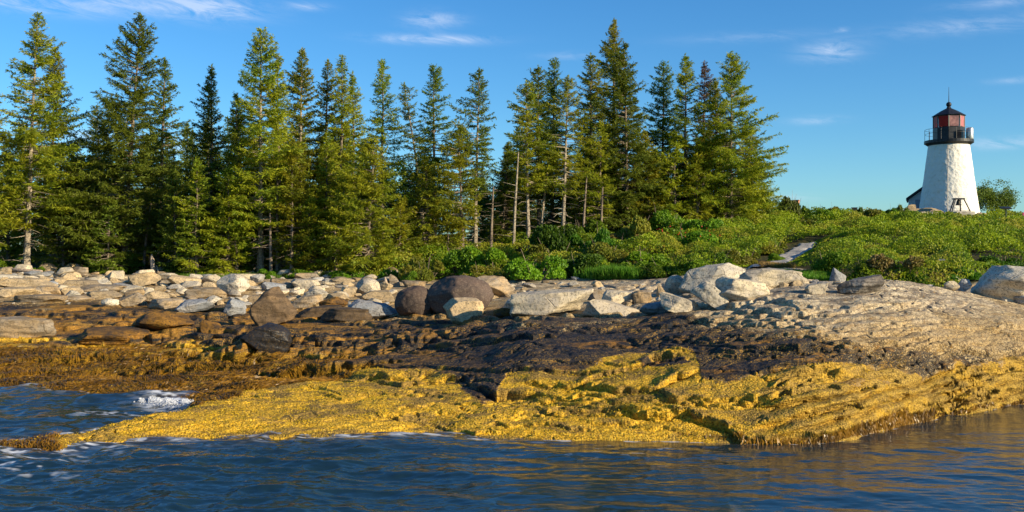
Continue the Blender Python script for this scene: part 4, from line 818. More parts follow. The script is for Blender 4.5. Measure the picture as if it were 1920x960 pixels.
# slim bare poles between the trees
for i, (tu, bu, Y, tv) in enumerate([(972, 962, 60, 285), (1030, 1012, 63, 290), (1322, 1300, 66, 330), (655, 650, 60, 380), (440, 445, 57, 420), (283, 268, 60, 380), (520, 520, 57, 330), (1100, 1092, 62, 330), (590, 583, 58, 380), (740, 736, 60, 400), (506, 508, 56, 400), (548, 546, 55.8, 420), (628, 630, 56, 430), (668, 660, 56.5, 440), (1130, 1126, 61, 350), (925, 920, 60, 350)]):
    b = at(bu, Y, -.1); H = CH + (CV - tv) * Y / F - b.z; m_ = MB(); g = np.random.default_rng(500 + i)
    m_.tube([(0, 0, 0), ((tu - bu) * Y / F * .4, 0, H * .5), ((tu - bu) * Y / F, 0, H)], [.10, .08, .04], 7)
    for k in range(26):
        z = g.uniform(.8, H * .98); a = g.uniform(0, 6.28); l = g.uniform(.3, 1.1); x0 = (tu - bu) * Y / F * z / H; d = Vector((math.cos(a), math.sin(a), g.uniform(-.3, .2)))
        m_.tube([Vector((x0, 0, z)), Vector((x0, 0, z)) + d * l], [.018, .005], 3)
    e = m_.build('dead_tree', M['bark_w' if i < 2 else 'bark'], loc=b); tag(e, 'slim bare trunk without a living crown standing between the spruces', 'dead tree', 'bare trunks in the wood')
# deeper trees: shared shapes
bgm = [spruce(h, r, h * c, 900 + i, dens=.8, sparse=.05, tubes=False, gap=1.3, power=.75) for i, (h, r, c) in enumerate([(12, 2.2, .1), (10.5, 2.6, .0), (13, 2.4, .15), (9, 2.6, .0), (11, 2.1, .12), (14, 2.3, .2)])]
rs = random.Random(8); sky_line = lambda u: np.interp(u, [-60, 0, 120, 160, 230, 330, 400, 700, 760, 840, 930, 960, 1400, 1440], [230, 240, 270, 290, 220, 240, 200, 230, 290, 310, 300, 240, 220, 330])
u = -110; k = 0
while u < 1410:
    for row in range(4):
        Y = 68 + row * 8 + rs.uniform(-2, 2); uu = u + rs.uniform(-14, 14); b = at(uu, Y, -.1); tvv = sky_line(uu) + rs.uniform(0, 60) + (row == 3) * 60; H = CH + (CV - tvv) * Y / F - b.z
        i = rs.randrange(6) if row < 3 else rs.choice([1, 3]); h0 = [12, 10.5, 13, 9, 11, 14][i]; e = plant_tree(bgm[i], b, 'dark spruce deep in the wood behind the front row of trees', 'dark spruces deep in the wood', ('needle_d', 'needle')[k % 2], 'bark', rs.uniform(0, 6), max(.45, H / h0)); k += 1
    u += 42
# broadleaf trees
def broadleaf(H, Rr, seed, n=9000, leaf=.16, trunk_h=.25, open_=.5):
    g = np.random.default_rng(seed); tr = MB(); tips = []
    tr.tube([(0, 0, 0), (.05, 0, H * trunk_h), (0, .05, H * .6)], [.02 * H, .016 * H, .006 * H], 7)
    for i in range(22):
        a = g.uniform(0, 6.28); z0 = g.uniform(H * .12, H * .5); l = Rr * g.uniform(.6, 1.0); z1 = z0 + g.uniform(.25, .5) * H
        z1 = min(z1, H * .97); q = 1 - max(0, (z1 / H - .6)) * 1.5; p1 = Vector((math.cos(a) * l * q, math.sin(a) * l * q, z1)); p0 = Vector((0, 0, z0)); pm = p0.lerp(p1, .5) + Vector((0, 0, .05 * H)); tr.tube([p0, pm, p1], [.006 * H, .004 * H, .0015 * H], 4)
        for k in range(5): tips.append(pm.lerp(p1, k / 4) + Vector(g.normal(size=3)) * .12 * Rr)
    tips = np.array([t_[:] for t_ in tips]); c = tips[g.integers(0, len(tips), n)] + g.normal(size=(n, 3)) * Rr * .115 * (1, 1, .8)
    V_, Q_ = quads(c, rnd_dirs(n), rnd_dirs(n) + (0, 0, .5), g.uniform(.7, 1.2, n) * leaf, g.uniform(.5, .8, n) * leaf); return tr.mesh('trunk'), mesh_np('crown', V_, Q_)
for (u, vt, Y, rp, lab, mt, n) in [(1858, 346, 104, 48, 'loose leafed small tree right of the lighthouse tower', 'decid', 9000), (160, 252, 70, 55, 'light leafed broadleaf tree in the gap right of the leftmost spruces', 'decid', 9000),
                            (775, 300, 72, 60, 'green broadleaf tree behind the thin leaning spruce', 'shrub_d', 9000), (1398, 330, 70, 42, 'light leafed tree low at the right end of the wood', 'decid', 5000), (930, 330, 74, 50, 'dark broadleaf tree in the gap before the right hand clump', 'shrub_d', 7000), (340, 420, 62, 45, 'dark leafy small tree low in the shade', 'shrub_d', 6000)]:
    b = at(u, Y, -.2); H = CH + (CV - vt) * Y / F - b.z; plant_tree(broadleaf(H, rp * Y / F, 40 + int(u), n, .17), b, lab, None, mt, 'bark', name='broadleaf_tree', cat='tree')

# ------------------------------------------------------------------ shrubs
def shrub_mesh(seed, n=5200, leaf=.10, twiggy=.0, lob=7):
    g = np.random.default_rng(seed); cs = np.stack([g.uniform(-.62, .62, lob), g.uniform(-.55, .55, lob), g.uniform(.15, .62, lob)], 1); rr_ = g.uniform(.24, .42, lob)
    k = g.integers(0, lob, n); d = g.normal(size=(n, 3)); d /= np.linalg.norm(d, axis=1, keepdims=True); d[:, 2] = np.abs(d[:, 2]) * 1.0 - .25
    r = rr_[k] * g.uniform(.55, 1.08, n) ** .5 * (1 + .22 * vnoise(d[:, 0] * 4 + k, d[:, 1] * 4, d[:, 2] * 4)); c = cs[k] + d * r[:, None]; c = c[c[:, 2] > 0]
    n = len(c); V_, Q_ = quads(c, g.normal(size=(n, 3)) + (0, 0, .6), g.normal(size=(n, 3)), g.uniform(.6, 1.2, n) * leaf, g.uniform(.4, .7, n) * leaf)
    st = MB()
    for i in range(26):
        a = g.uniform(0, 6.28); q = cs[g.integers(0, lob)] + g.normal(size=3) * .2; st.tube([(math.cos(a) * .15, math.sin(a) * .12, -.05), (q[0] * .6, q[1] * .6, q[2] * .6), (q[0], q[1], abs(q[2]) + .12)], [.02, .014, .005], 3)
    return mesh_np('foliage', V_, Q_), st.mesh('stem')
SM = [shrub_mesh(700 + i) for i in range(7)]; SM_small = [shrub_mesh(720 + i, 2600, .15) for i in range(3)]
def shrub(u, vt, vb, wpx, mt, lab, i=0, Y=None, grp='shrubs along the edge of the rocks', name='shrub'):
    Y = Y or hit(u, vb, 30); b = at(u, Y, -.1); W = wpx * Y / F; H = (vb - vt) * Y / F
    e = empty(name, b, random.uniform(-.6, .6)); W *= 1.25 if 850 < u < 1260 else 1.0; e.scale = (W * .62, W * .5, H * 1.05); f = link('foliage', SM[i % 7][0].copy(), None, e); f.data.materials.append(M[mt]); s_ = link('stem', SM[i % 7][1], M['bark'], e)
    tag(e, lab, 'shrub', grp); return e
SH = [
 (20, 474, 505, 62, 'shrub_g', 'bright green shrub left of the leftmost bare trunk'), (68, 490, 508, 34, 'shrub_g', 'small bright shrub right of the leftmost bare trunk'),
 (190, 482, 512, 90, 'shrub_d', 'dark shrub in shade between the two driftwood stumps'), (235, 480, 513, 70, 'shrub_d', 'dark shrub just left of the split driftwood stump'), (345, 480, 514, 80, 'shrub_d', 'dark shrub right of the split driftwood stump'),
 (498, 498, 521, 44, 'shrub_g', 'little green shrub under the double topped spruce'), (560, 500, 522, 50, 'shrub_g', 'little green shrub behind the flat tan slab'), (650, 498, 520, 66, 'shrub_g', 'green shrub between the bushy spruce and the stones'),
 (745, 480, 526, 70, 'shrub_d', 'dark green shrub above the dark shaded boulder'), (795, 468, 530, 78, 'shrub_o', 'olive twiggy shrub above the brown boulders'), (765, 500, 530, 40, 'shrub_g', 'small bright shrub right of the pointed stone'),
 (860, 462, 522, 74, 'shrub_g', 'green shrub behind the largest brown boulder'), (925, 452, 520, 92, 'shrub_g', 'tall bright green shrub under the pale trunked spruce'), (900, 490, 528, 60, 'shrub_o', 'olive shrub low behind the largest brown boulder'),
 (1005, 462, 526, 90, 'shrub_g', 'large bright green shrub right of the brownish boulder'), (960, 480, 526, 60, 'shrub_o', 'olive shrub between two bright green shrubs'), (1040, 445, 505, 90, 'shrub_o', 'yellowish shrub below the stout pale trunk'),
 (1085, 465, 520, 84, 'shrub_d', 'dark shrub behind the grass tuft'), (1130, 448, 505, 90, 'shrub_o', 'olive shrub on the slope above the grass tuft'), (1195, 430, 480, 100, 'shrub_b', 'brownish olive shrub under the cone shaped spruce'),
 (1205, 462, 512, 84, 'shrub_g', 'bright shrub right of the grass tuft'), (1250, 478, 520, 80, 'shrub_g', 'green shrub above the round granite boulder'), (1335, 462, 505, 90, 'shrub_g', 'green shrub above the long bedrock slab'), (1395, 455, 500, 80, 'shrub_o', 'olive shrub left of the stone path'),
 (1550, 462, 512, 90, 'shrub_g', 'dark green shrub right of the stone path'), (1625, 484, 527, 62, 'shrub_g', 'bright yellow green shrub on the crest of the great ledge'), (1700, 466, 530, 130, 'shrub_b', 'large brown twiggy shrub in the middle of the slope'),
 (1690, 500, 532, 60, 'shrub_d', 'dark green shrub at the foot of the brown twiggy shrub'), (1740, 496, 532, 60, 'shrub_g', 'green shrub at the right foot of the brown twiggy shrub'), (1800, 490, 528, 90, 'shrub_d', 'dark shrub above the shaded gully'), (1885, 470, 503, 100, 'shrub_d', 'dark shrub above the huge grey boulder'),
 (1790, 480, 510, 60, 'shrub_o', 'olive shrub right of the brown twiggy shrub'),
]
SMC = {}
for i, (u, vt, vb, wp, mt, lab) in enumerate(SH): shrub(u, vt, vb, wp, mt, lab, i)
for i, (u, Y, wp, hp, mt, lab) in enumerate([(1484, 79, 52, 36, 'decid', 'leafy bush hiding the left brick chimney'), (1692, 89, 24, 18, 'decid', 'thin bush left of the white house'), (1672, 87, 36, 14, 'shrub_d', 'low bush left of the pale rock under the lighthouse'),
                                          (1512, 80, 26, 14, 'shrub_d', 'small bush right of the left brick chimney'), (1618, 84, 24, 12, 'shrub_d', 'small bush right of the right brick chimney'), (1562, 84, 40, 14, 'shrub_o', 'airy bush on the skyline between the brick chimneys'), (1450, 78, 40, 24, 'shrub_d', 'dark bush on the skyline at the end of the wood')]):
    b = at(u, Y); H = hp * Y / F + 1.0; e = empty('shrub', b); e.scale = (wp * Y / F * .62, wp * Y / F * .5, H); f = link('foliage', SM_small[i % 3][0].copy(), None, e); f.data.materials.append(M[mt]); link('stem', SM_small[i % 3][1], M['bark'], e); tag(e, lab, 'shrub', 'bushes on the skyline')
hr = random.Random(21)
for i in range(46):
    u = hr.uniform(1020, 1990); Y = hr.uniform(50, 86); wm_ = hr.uniform(1.6, 3.6); hm = hr.uniform(1.0, 1.9) * (1.45 if u < 1350 else .85)
    vv = CV + (CH - float(gz(u, Y)) - hm) * F / Y
    if (1390 < u < 1560 and Y < 62) or (1650 < u < 1880 and Y > 74) : continue
    b = at(u, Y, -.15); e = empty('shrub', b, hr.uniform(0, 6)); e.scale = (wm_ * .62, wm_ * .6, hm)
    mt = hr.choice(['shrub_g', 'shrub_g', 'shrub_o', 'shrub_d']); key = (i % 7, mt)
    if key not in SMC: SMC[key] = SM[i % 7][0].copy(); SMC[key].materials.append(M[mt])
    link('foliage', SMC[key], None, e); link('stem', SM[i % 7][1], M['bark'], e)
    tag(e, {'shrub_g': 'bright leafy shrub', 'shrub_o': 'olive leafy shrub', 'shrub_d': 'dark leafy shrub'}[mt] + ' rising from the thicket on the slope below the lighthouse', 'shrub', 'shrubs rising from the hillside thicket')
# rose bush with hips
e = shrub(1290, 424, 475, 105, 'shrub_g', 'bright green rose bush dotted with red hips, right of the wood', 3)
g = np.random.default_rng(77); n = 60; c = np.stack([g.uniform(-.9, .9, n), g.uniform(-1.0, -.35, n), g.uniform(.25, 1.0, n)], 1); V_, Q_ = quads(c, rnd_dirs(n), rnd_dirs(n), .045, .045); h_ = link('rose_hips', mesh_np('rose_hips', V_, Q_), M['red'], e); h_['kind'] = 'stuff'

shrub(1452, 470, 492, 40, 'shrub_g', 'low bright shrub at the lower left edge of the stone path', 4, Y=47.5)
shrub(1450, 452, 488, 62, 'shrub_o', 'olive shrub hugging the upper left edge of the stone path', 2, Y=51.5)
# dense ground cover of the hillside
def path_mask(u, v): 
    c = np.interp(v, [455, 470, 485, 500, 512], [1508, 1492, 1463, 1440, 1425]); return (np.abs(u - c) < np.interp(v, [455, 470, 500], [15, 18, 22])) & (v > 452) & (v < 508)
def undergrowth():
    g = np.random.default_rng(9); n = 690000; u = g.uniform(690, 2400, n); Y = 33 + (97 - 33) * g.random(n) ** 1.0
    sy = np.interp(u, Ur, soilY[0]); keep = Y > sy + .2; keep &= (u > 900) | (Y < 66); u, Y = u[keep], Y[keep]; keep = g.random(len(u)) < np.clip(1.25 - (Y - 40) / 90, .4, 1); u, Y = u[keep], Y[keep]
    x = (u - CU) / F * Y; z0 = gz(u, Y)
    cell = 2.9; gx, gy = np.floor(x / cell), np.floor(Y / cell); best = np.full(len(x), -1.0)
    for dx in (-1, 0, 1):
        for dy in (-1, 0, 1):
            a, b = (gx + dx).astype(int), (gy + dy).astype(int); jx = (gx + dx + .5 + .42 * _h(a, b, a * 0 + 1)) * cell; jy = (gy + dy + .5 + .42 * _h(a, b, a * 0 + 2)) * cell; rd = cell * (.62 + .2 * _h(a, b, a * 0 + 3)); hh_ = .62 + .38 * _h(a, b, a * 0 + 4)
            best = np.maximum(best, hh_ * np.sqrt(np.clip(1 - ((x - jx) ** 2 + (Y - jy) ** 2) / rd ** 2, 0, 1)))
    hmax = .10 + 1.25 * np.clip(best, 0, 1) + .34 * fbm(x * 1.5, Y * 1.5, o=3)
    edge_ = np.clip((Y - np.interp(u, Ur, soilY[0])) / 1.5, .25, 1); tw = np.exp(-((u - 1780) / 75) ** 2) * sstep(80, 88, Y); hmax = hmax * edge_ * (1 - .45 * tw)
    z = z0 + np.maximum(hmax, .1) * (1 - .35 * g.random(len(x)) ** 2.2)
    yp = 43.2 + 12.6 * np.interp(u, [1430, 1452, 1474, 1494, 1514], [0, .2, .45, .7, 1]); ft = (u > 1405) & (u < 1535) & (Y < yp + .2) & (Y > yp - 4.2); z = np.where(ft, np.minimum(z, z0 + .06), z)
    tp = (Y - 43.2) / 12.6; xc_ = (np.interp(tp, [0, .2, .45, .7, 1], [1430, 1452, 1474, 1494, 1514]) - CU) / F * Y; sl_ = (x - xc_ > .5) & (x - xc_ < 3.6) & (tp > -.1) & (tp < 1.05); z = np.where(sl_, np.minimum(z, z0 + .06 + .22 * np.clip(x - xc_ - .5, 0, 3)), z); pm = (np.abs(x - xc_) < .80) & (tp > -.05) & (tp < 1.0)
    v = CV + (CH - z) * F / Y; ok = ~pm & ~((u > 1700) & (u < 1850) & (Y > 91)); pass
    x, Y, z = x[ok], Y[ok], z[ok]; n = len(x); c = np.stack([x, Y, z], 1); s_ = np.interp(Y, [35, 60, 97], [.085, .12, .17])
    # frost of rock showing through low gaps is left to the ground below
    V_, Q_ = quads(c, g.normal(size=(n, 3)) + (0, 0, .7), g.normal(size=(n, 3)) + (0, -.2, .3), s_ * g.uniform(.7, 1.4, n), s_ * g.uniform(.45, .8, n))
    o = link('undergrowth', mesh_np('undergrowth', V_, Q_), M['under']); tag(o, 'dense green thicket of low shrubs covering the slope below the lighthouse', 'undergrowth', kind='stuff')
undergrowth()
def blades(name, mt, n, ufn, h, label, w_=.012, lean=.25):
    g = np.random.default_rng(len(name) + n); u, Y = ufn(g, n); x = (u - CU) / F * Y; z = gz(u, Y); hh_ = h * g.uniform(.5, 1.1, len(x)); d = np.stack([g.normal(size=len(x)) * lean, g.normal(size=len(x)) * lean, np.ones(len(x))], 1); d /= np.linalg.norm(d, axis=1, keepdims=True)
    c = np.stack([x, Y, z], 1) + d * hh_[:, None] * .5; V_, Q_ = quads(c, d, g.normal(size=(len(x), 3)) * (1, 1, .1), hh_, w_); o = link(name, mesh_np(name, V_, Q_), M[mt]); tag(o, label, 'grass', kind='stuff')
blades('grass', 'grass', 9000, lambda g, n: ((lambda u: (u, np.interp(u, [1100, 1190], [45.6, 44.6]) + g.random(n) * 2.2))(1150 + g.normal(size=n) * 22)), .62, 'tall bright green grass tuft at the back of the bare ledge', .03)
blades('grass', 'drygrass', 2500, lambda g, n: ((lambda u: (u, np.interp(u, [1440, 1500], [43.2, 42.0]) + g.random(n) * 1.2))(g.uniform(1425, 1490, n))), .28, 'short dry grass at the foot of the stone path', .025)
blades('grass', 'grass', 6500, lambda g, n: ((lambda u: (u, np.interp(u, [1460, 1560], [37.5, 35.5]) + g.random(n) * 2.6))(g.uniform(1455, 1560, n))), .22, 'low green grass in the hollow behind the great ledge', .03, .5)
blades('grass', 'grass', 12000, lambda g, n: (g.uniform(330, 800, n), np.interp(g.uniform(330, 800, n), [330, 800], [57.6, 54]) + g.random(n) * 3.5), .3, 'sparse green grass along the foot of the wood', .03, .4)

# rockweed fronds: lying down the slope on the flats, hanging at the water line
def fronds():
    g = np.random.default_rng(31); U_, Y_, L_ = [], [], []
    jj, ii_ = np.where((weed > .5) & (Y2 < 36) & (U2 > -60) & (U2 < 1000)); k = g.integers(0, len(jj), 85000); jj, ii_ = jj[k], ii_[k]
    p = np.stack([X3[jj, ii_], Yd[jj, ii_], Z1[jj, ii_]], 1); zx = np.gradient(Z1, axis=0)[jj, ii_] / (np.gradient(Y2, axis=0)[jj, ii_]); fl = fbm(p[:, 0] * .9, p[:, 1] * .9, o=2)
    d = np.stack([fl * 1.6 + g.normal(size=len(p)) * .35, -np.ones(len(p)) * .8, -np.clip(zx, 0, 2) * .8 + g.normal(size=len(p)) * .22], 1); keep = g.random(len(p)) < np.clip(.6 + 1.2 * fbm(p[:, 0] * 1.1 + 9, p[:, 1] * 1.8, o=3), .08, 1); p, d = p[keep], d[keep]
    n = len(p); a = quads(p + (0, 0, .025) + g.normal(size=(n, 3)) * .015, d, np.array([0, -.3, 1]) + g.normal(size=(n, 3)) * .5, g.uniform(.10, .28, n), g.uniform(.012, .035, n))
    # hanging fringe along the undercut at the water's edge on the right
    m_ = 17000; u = g.uniform(1270, 1990, m_); amp = sstep(.06, .34, fbm(u * .012, u * 0, o=3)); yb = np.array([Yr[np.argmax(Z1[:, min(nc - 1, int(np.interp(q, Ur, np.arange(nc))))] > .12)] for q in np.linspace(1270, 1990, 400)])
    yy_ = np.interp(u, np.linspace(1270, 1990, 400), yb) - .04 - g.random(m_) * .08; hz = g.uniform(-.02, .22, m_) * (.35 + .65 * amp) * np.interp(u, [1270, 1500, 1750, 1990], [.7, .8, 1.2, 1.5]); kp = g.random(m_) < .06 + .94 * amp
    c = np.stack([(u - CU) / F * yy_, yy_, hz], 1)[kp]; n2 = len(c); b_ = quads(c, np.stack([g.normal(size=n2) * .35, -.15 + g.normal(size=n2) * .3, -np.ones(n2)], 1), np.array([0, -1, .2]) + g.normal(size=(n2, 3)) * .3, g.uniform(.06, .26, n2), g.uniform(.015, .045, n2))
    V_ = np.concatenate([a[0], b_[0]]); Q_ = np.concatenate([a[1], b_[1] + len(a[0])]); o = link('seaweed', mesh_np('seaweed', V_, Q_), M['weedleaf']); tag(o, 'olive brown rockweed draped over the tide flats and hanging from the ledges', 'seaweed', kind='stuff')
fronds()
M['gold'] = leaf_mat('golden_algae', (.66, .37, .014), (.34, .20, .014), (.82, .55, .08), trans=.15, scale=2.0, rv=0, rough=.5)
def algae():
    g = np.random.default_rng(41); wgt = sstep(.3, .8, yel) * (Y2 < 27) * (U2 > -20) * (U2 < 1980) * (Z1 > .0); jj, ii_ = np.where(wgt > .3); k = g.integers(0, len(jj), 70000); jj, ii_ = jj[k], ii_[k]
    p = np.stack([X3[jj, ii_], Yd[jj, ii_], Z1[jj, ii_]], 1); cl_ = fbm(p[:, 0] * 1.4 + 5, p[:, 1] * 2, p[:, 2] * 2, o=4); kp = g.random(len(p)) < np.clip(.35 + 2.6 * cl_, .03, 1); p = p[kp]; n = len(p)
    p = p + g.normal(size=(n, 3)) * .012 + (0, -.006, .010); d = g.normal(size=(n, 3)) * (1, .5, .8) + (0, -.5, .1)
    V_, Q_ = quads(p, d, np.array([0, -.5, .8]) + g.normal(size=(n, 3)) * .8, g.uniform(.018, .048, n), g.uniform(.008, .020, n))
    o = link('algae', mesh_np('algae', V_, Q_), M['gold']); tag(o, 'short golden algae matted over the lower part of the great ledge', 'algae', kind='stuff')
algae()

# ------------------------------------------------------------------ driftwood
def stump(u, vb, hpx, wpx, lab, seed, split=False, name='driftwood_stump'):
    Y = hit(u, vb + 3, 30) - .8; b = at(u, Y, -.1); H = hpx * Y / F + .1; W = wpx * Y / F; m_ = MB(); g = np.random.default_rng(seed)
    m_.tube([(0, 0, 0), (.04, 0, H * .4), (-.06 * W, 0, H * .8), (-.1 * W, 0, H)], [W * .42, W * .33, W * .26, W * .06], 8)
    if split: m_.tube([(W * .5, .05, 0), (W * .7, 0, H * .3), (W * .5, 0, H * .55)], [W * .2, W * .14, W * .02], 6); m_.tube([(W * .5, 0, H * .3), (W * 1.6, 0, 0)], [W * .07, W * .03], 4)
    for i in range(4): a = g.uniform(0, 6.28); m_.tube([(0, 0, H * .12), (math.cos(a) * W * .7, math.sin(a) * W * .5, .02)], [W * .14, W * .05], 5)
    tag(m_.build(name, M['deadwood'], smooth=True, loc=b), lab, 'driftwood')
stump(286, 512, 42, 15, 'tall split driftwood stump standing on the beach stones', 1, True)
stump(147, 508, 18, 22, 'short broad reddish stump at the foot of the wood on the left', 2)
stump(723, 531, 20, 10, 'small forked driftwood post on a tan stone', 3)
for i, (u0, v0, u1, v1, r_, lab) in enumerate([(-20, 508, 78, 514, .13, 'long weathered log lying at the top of the left beach'), (600, 506, 690, 500, .05, 'fallen bare branch at the foot of the bushy spruce'), (770, 455, 812, 482, .07, 'bleached limb leaning into the shrubs')]):
    a = at(u0, hit(u0, v0, 40), .12); c = at(u1, hit(u1, v1, 40), .15); m_ = MB(); mid_ = (a + c) / 2 + Vector((0, 0, .12 * i)); m_.tube([Vector((0, 0, 0)), mid_ - a, c - a], [r_, r_ * .9, r_ * .6], 8); tag(m_.build('log', M['deadwood'], smooth=True, loc=a), lab, 'log')

# ------------------------------------------------------------------ stone path
def path():
    n = 90; t_ = np.linspace(0, 1, n); Yp = 43.2 + 12.6 * t_; up = np.interp(t_, [0, .2, .45, .7, 1], [1430, 1452, 1474, 1494, 1514]); wd = np.interp(t_, [0, .5, 1], [.75, .6, .5]); V_ = []
    for i in range(n):
        for q in np.linspace(-1, 1, 13):
            x = (up[i] - CU) / F * Yp[i] + q * (wd[i] + .12 * float(vnoise(Yp[i] * 1.5, q * 0 + 3.1))); st = math.floor(t_[i] * 7) * .09 - t_[i] * 7 * .09
            z = float(gxy(x, Yp[i])) + .12 + st * 0 + .04 * float(vnoise(x * 2, Yp[i] * 2)) - .12 * abs(q) ** 6; V_.append((x, Yp[i], z))
    Q_ = [(i * 13 + j, i * 13 + j + 1, (i + 1) * 13 + j + 1, (i + 1) * 13 + j) for i in range(n - 1) for j in range(12)]
    tag(link('path', mesh_np('path', V_, np.array(Q_), True), rock_mat('path_stone', (.38, .36, .33), (.46, .42, .37), speck_amt=.6)), kind='structure')
path()

# ------------------------------------------------------------------ lighthouse
LY = 97.0; lb = at(1779, LY); lz = CH + (CV - 404) * LY / F; sc_ = F / LY
LH = empty('lighthouse', (lb.x, LY, lz), -math.atan2(lb.x, LY)); tag(LH, 'white conical stone lighthouse with black lantern and red panes on top of the green hill', 'lighthouse')
def zv(v): return CH + (CV - v) * LY / F - lz
prof = []
zt = zv(267)
for i in range(60):
    t_ = i / 59; prof.append((2.80 + (1.83 - 2.80) * t_ ** .92, -1.2 * (i == 0) + zt * t_))
k = 150; V_ = []; 
for r_, z in prof:
    for j in range(k):
        a = 2 * math.pi * j / k; n_ = float(0)
        V_.append((r_ * math.sin(a), -r_ * math.cos(a), z))
V_ = np.array(V_); nn = fbm(V_[:, 0] * 2.2, V_[:, 1] * 2.2, V_[:, 2] * 2.6, o=4, g=.6); sc2 = 1 + (.030 * nn)[:, None] / 2.3; V_[:, :2] *= sc2
F_ = [(i * k + j, i * k + (j + 1) % k, (i + 1) * k + (j + 1) % k, (i + 1) * k + j) for i in range(59) for j in range(k)]
link('tower', mesh_np('tower', V_, np.array(F_), True), M['tower'], LH)
MB().lathe([(1.9, zt - .32), (2.2, zt - .12), (2.24, zt - .10), (2.24, zt + .16), (1.5, zt + .17)], 40).build('gallery', M['black'], LH)
rl = MB(); rz0 = zt + .16; rh = zv(243) - rz0
for j in range(10): a = 2 * math.pi * (j + .5) / 10; rl.tube([(2.16 * math.sin(a), -2.16 * math.cos(a), rz0), (2.16 * math.sin(a), -2.16 * math.cos(a), rz0 + rh)], .02, 4)
for zf in (.6, 1.0): rl.tube([(2.16 * math.sin(2 * math.pi * j / 40), -2.16 * math.cos(2 * math.pi * j / 40), rz0 + rh * zf) for j in range(41)], .018, 4)
rl.build('railing', M['black'], LH)
g_red = simple('deep_red_glass', (.62, .008, .02), .25, var=.2); g_mid = simple('faded_red_glass', (.34, .05, .06), .2, var=.3); g_tan = simple('pinkish_glass', (.30, .15, .13), .15, var=.2); g_sal = simple('salmon_glass', (.42, .14, .11), .2, var=.1)
g_lit = leaf_mat('clear_red_glass', (.95, .015, .04), (.85, .015, .04), trans=.6, rv=0, rough=.2)
GLS = [g_tan, g_sal, g_sal, g_tan, g_sal, g_sal, g_lit, g_lit]
z0, z1, z2 = zt + .16, zv(240), zv(218); LR = 1.44
lw = MB().lathe([(LR, z0), (LR, z1), (LR - .12, z1 + .01)], 8).build('lantern_wall', M['black'], LH)
for j in range(8):
    a0, a1 = 2 * math.pi * j / 8, 2 * math.pi * (j + 1) / 8; r_ = LR - .08; p = lambda a, z, rr__=r_: (rr__ * math.sin(a), -rr__ * math.cos(a), z)
    pn = MB(); e_ = .04; b0 = a0 + .06; b1 = a1 - .06; q0, q1 = p(b0, z1 + .05), p(b1, z1 + .05); i0_, i1_ = p(b0, z1 + .05, r_ - .05), p(b1, z1 + .05, r_ - .05); zz2 = z2 - .08
    pn.add([q0, q1, (q1[0], q1[1], zz2), (q0[0], q0[1], zz2), i0_, i1_, (i1_[0], i1_[1], zz2), (i0_[0], i0_[1], zz2)], [(0, 1, 2, 3), (5, 4, 7, 6), (4, 0, 3, 7), (1, 5, 6, 2), (3, 2, 6, 7), (4, 5, 1, 0)]); pn.build('lantern_pane', GLS[j], LH)
fr = MB()
for j in range(8): a = 2 * math.pi * j / 8; fr.tube([((LR - .05) * math.sin(a), -(LR - .05) * math.cos(a), z1), ((LR - .05) * math.sin(a), -(LR - .05) * math.cos(a), z2)], .055, 4)
fr.tube([((LR - .06) * math.sin(2 * math.pi * j / 8), -(LR - .06) * math.cos(2 * math.pi * j / 8), z2 - .03) for j in range(9)], .06, 4); fr.build('glazing_frame', simple('frame_paint', (.12, .11, .09), .5), LH)
MB().lathe([(.35, z1 - .2), (.42, z1 + .2), (.42, z2 - .4), (.2, z2 - .2)], 12).build('lamp_lens', simple('lens_glass', (.5, .12, .1), .2), LH)
rf = MB().lathe([(LR + .08, z2 - .02), (LR + .12, z2 + .02), (.75, zv(208)), (.22, zv(203)), (.16, zv(200))], 8).build('roof', M['roofblack'], LH)
zb_ = zv(196); MB().lathe([(.16, zv(201)), (.13, zb_ - .24)] + [(.25 * math.sin(a) + .001, zb_ - .25 * math.cos(a)) for a in np.linspace(.6, math.pi, 9)], 16).build('vent_ball', M['roofblack'], LH, True)
MB().tube([(0, 0, zb_ + .2), (0, 0, zv(178)), (0, 0, zv(163))], [.045, .03, .015], 5).build('lightning_rod', M['black'], LH)
MB().lathe([(.32, rz0), (.33, rz0 + .02), (.33, rz0 + 1.02), (.30, rz0 + 1.06)], 16, cen=(1.84, -.75)).build('drum', M['steel'], LH, True)
cb_ = MB(); cb_.tube([(math.sin(-.04) * (r_ + .07), -math.cos(-.04) * (r_ + .07), z) for r_, z in prof[::8] + [prof[-1]]], .03, 4); cb_.build('lightning_cable', simple('cable_grey', (.35, .33, .3)), LH)
dr = MB().box(.62, 1.0, -1.36, -1.28, z0, z0 + .85); do = dr.build('lantern_door', simple('door_dark', (.01, .01, .012)), LH); do.rotation_euler = (0, 0, R(5))

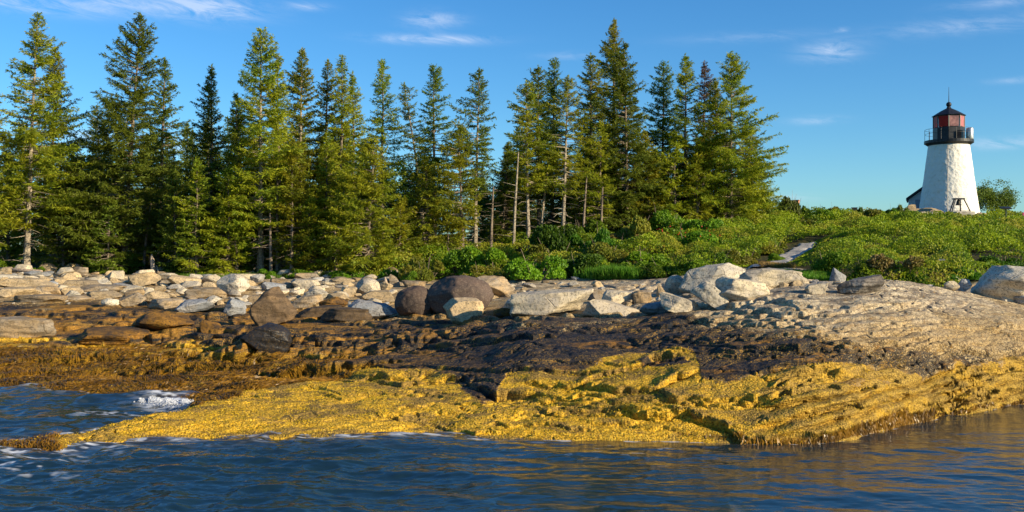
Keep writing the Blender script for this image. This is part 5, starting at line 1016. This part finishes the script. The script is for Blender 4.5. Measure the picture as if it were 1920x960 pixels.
# keeper's shed left of the tower
def house():
    Y = 100.0; cu = 1742; a_ = math.atan2(cu - CU, F); e = empty('keeper_house', ((cu - CU) / F * Y, Y, 0), -a_); tag(e, 'small white house with dark sloping roof half hidden behind the lighthouse', 'house')
    k_ = Y / F * math.cos(a_) ** -0.0; X = lambda u: (u - cu) * k_ * math.cos(a_); zz = lambda v: CH + (CV - v) * Y / F
    m_ = MB(); xl, xm, xr = X(1703), X(1742), X(1781); zg = zz(412); V_ = []
    for y in (0, 5): V_ += [(xl, y, zg), (xr, y, zg), (xr, y, zz(374)), (xm, y, zz(347)), (xl, y, zz(374))]
    m_.add(V_, [(0, 1, 2, 3, 4), (9, 8, 7, 6, 5), (0, 4, 9, 5), (1, 6, 7, 2), (0, 5, 6, 1)]); m_.build('wall', M['housewall'], e)
    rf_ = MB(); o_ = .35
    for xa in (xl - .22, xr + .22):
        za = zz(375); zb2 = zz(346) + .02
        rf_.add([(xa, -o_, za), (xm, -o_, zb2), (xm, 5 + o_, zb2), (xa, 5 + o_, za), (xa, -o_, za + .22), (xm, -o_, zb2 + .22), (xm, 5 + o_, zb2 + .22), (xa, 5 + o_, za + .22)], [(0, 1, 2, 3), (7, 6, 5, 4), (0, 4, 5, 1), (2, 6, 7, 3), (1, 5, 6, 2), (0, 3, 7, 4)])
    rf_.build('roof', M['houseroof'], e)
    MB().box(X(1716), X(1725), -.05, -.003, zz(392), zz(374)).build('door', M['dooring'], e)
house()
# bell on its frame
def bell():
    Y = 90.0; X = lambda u: (u - CU) / F * Y; zz = lambda v: CH + (CV - v) * Y / F; x0 = X(1797)
    pad = MB().box(X(1786) , X(1821), Y - .8, Y + .8, zz(414), zz(397)).build('concrete_plinth', M['concrete']); tag(pad, 'low concrete plinth carrying the bell frame before the lighthouse', 'plinth')
    bv = pad.modifiers.new('b', 'BEVEL'); bv.width = .04
    e = empty('fog_bell', (x0, Y, zz(397))); tag(e, 'dark bronze bell hanging in a four legged black frame before the lighthouse', 'bell'); hb_ = zz(374) - zz(397)
    for sx, tx, bx, y0_, y1_ in ((-1, -.36, -.84, -.25, -.6), (1, .38, .80, -.25, -.6), (-1, -.28, -.52, .25, .6), (1, .28, .46, .25, .6)): MB().tube([(bx, y1_, 0), (tx, y0_, hb_)], .06, 5).build('leg', M['black'], e)
    MB().box(-.45, .45, -.32, .32, hb_, hb_ + .12).build('top_beam', M['black'], e)
    MB().tube([(-.78, -.6, .05), (.76, -.6, .05)], .03, 4).build('base_rail', M['black'], e)
    MB().lathe([(.29, hb_ - .52), (.27, hb_ - .5), (.2, hb_ - .38), (.16, hb_ - .2), (.13, hb_ - .08), (.03, hb_)], 18).build('bell_body', M['bronze'], e, True)
bell()
# picket fence, panel on a post, brick chimneys, outcrop rocks
def fence():
    Y = 90.5; X = lambda u: (u - CU) / F * Y; zz = lambda v: CH + (CV - v) * Y / F; e = empty('picket_fence', (X(1743), Y, zz(406))); tag(e, 'short low weathered picket fence in front of the pale rock left of the bell', 'fence'); h_ = zz(397) - zz(406)
    for i in range(10): x = -.68 + i * .15; MB().box(x, x + .07, 0, .03, -.3, h_ + (.03 if i % 2 else 0)).build('picket', M['picket'], e)
    MB().box(-.72, .80, .033, .06, h_ * .6, h_ * .6 + .06).build('rail', M['picket'], e)
fence()
def sign():
    Y = 78.0; b = at(1886, Y); zt_ = CH + (CV - 390) * Y / F; e = empty('panel_post', b); tag(e, 'small dark flat panel on a post at the right of the hilltop', 'sign post'); H = zt_ - b.z
    MB().tube([(0, 0, 0), (0, 0, H)], .05, 6).build('post', M['black'], e); p = MB().box(-.36, .36, -.22, .22, -.04, .06).build('panel', M['black'], e); p.location = (0, 0, H); p.rotation_euler = (R(18), 0, 0)
    Y = 80.0; b = at(1921, Y); H = CH + (CV - 401) * Y / F - b.z; e = empty('red_marker', b); tag(e, 'small red and purple marker at the right edge of the hilltop', 'marker'); MB().tube([(0, 0, 0), (0, 0, H)], .03, 6).build('post', M['black'], e); MB().box(-.16, .2, -.02, .02, H - .2, H + .12).build('board', simple('marker_red', (.35, .04, .12)), e)
sign()
for (u, v0, v1, wp, Y, lab, dark) in [(1493, 375, 400, 10, 100, 'left brick chimney, behind a leafy bush on the skyline', False), (1602, 389, 405, 9, 100, 'right brick chimney peeping over the hilltop shrubs', True)]:
    x = (u - CU) / F * Y; zt_ = CH + (CV - v0) * Y / F; zb2 = CH + (CV - v1) * Y / F - 2.5; w_ = wp * Y / F / 2; e = empty('chimney', (x, Y, zb2), R(-28)); tag(e, lab, 'chimney', 'brick chimneys on the skyline')
    MB().box(-w_, w_, -w_, w_, 0, zt_ - zb2 - .08).build('shaft', M['brick'], e); MB().box(-w_ - .04, w_ + .04, -w_ - .04, w_ + .04, zt_ - zb2 - .079, zt_ - zb2).build('cap', M['brick'], e)
for (u0, u1, vt, vb, Y, mt, sd_, lab) in [(1690, 1775, 389, 412, 91, 'cream', 301, 'pale rock outcrop under the left side of the lighthouse'), (1826, 1852, 398, 408, 93, 'cream', 302, 'pinkish rock at the right foot of the lighthouse'), (1700, 1718, 383, 395, 93, 'cream', 303, 'small pinkish stone below the white house'), (1756, 1776, 484, 502, None, 'grey', 304, 'grey stone peeping out of the shrubs above the brown shrub')]:
    place_rock('boulder', u0, u1, vt, vb, 'boulder', mt, sd_, lab, 'boulder', 0, depth=.5, y=Y, sink=.4)
print('polys', sum(len(m.polygons) for m in bpy.data.meshes), 'objs', len(bpy.data.objects))
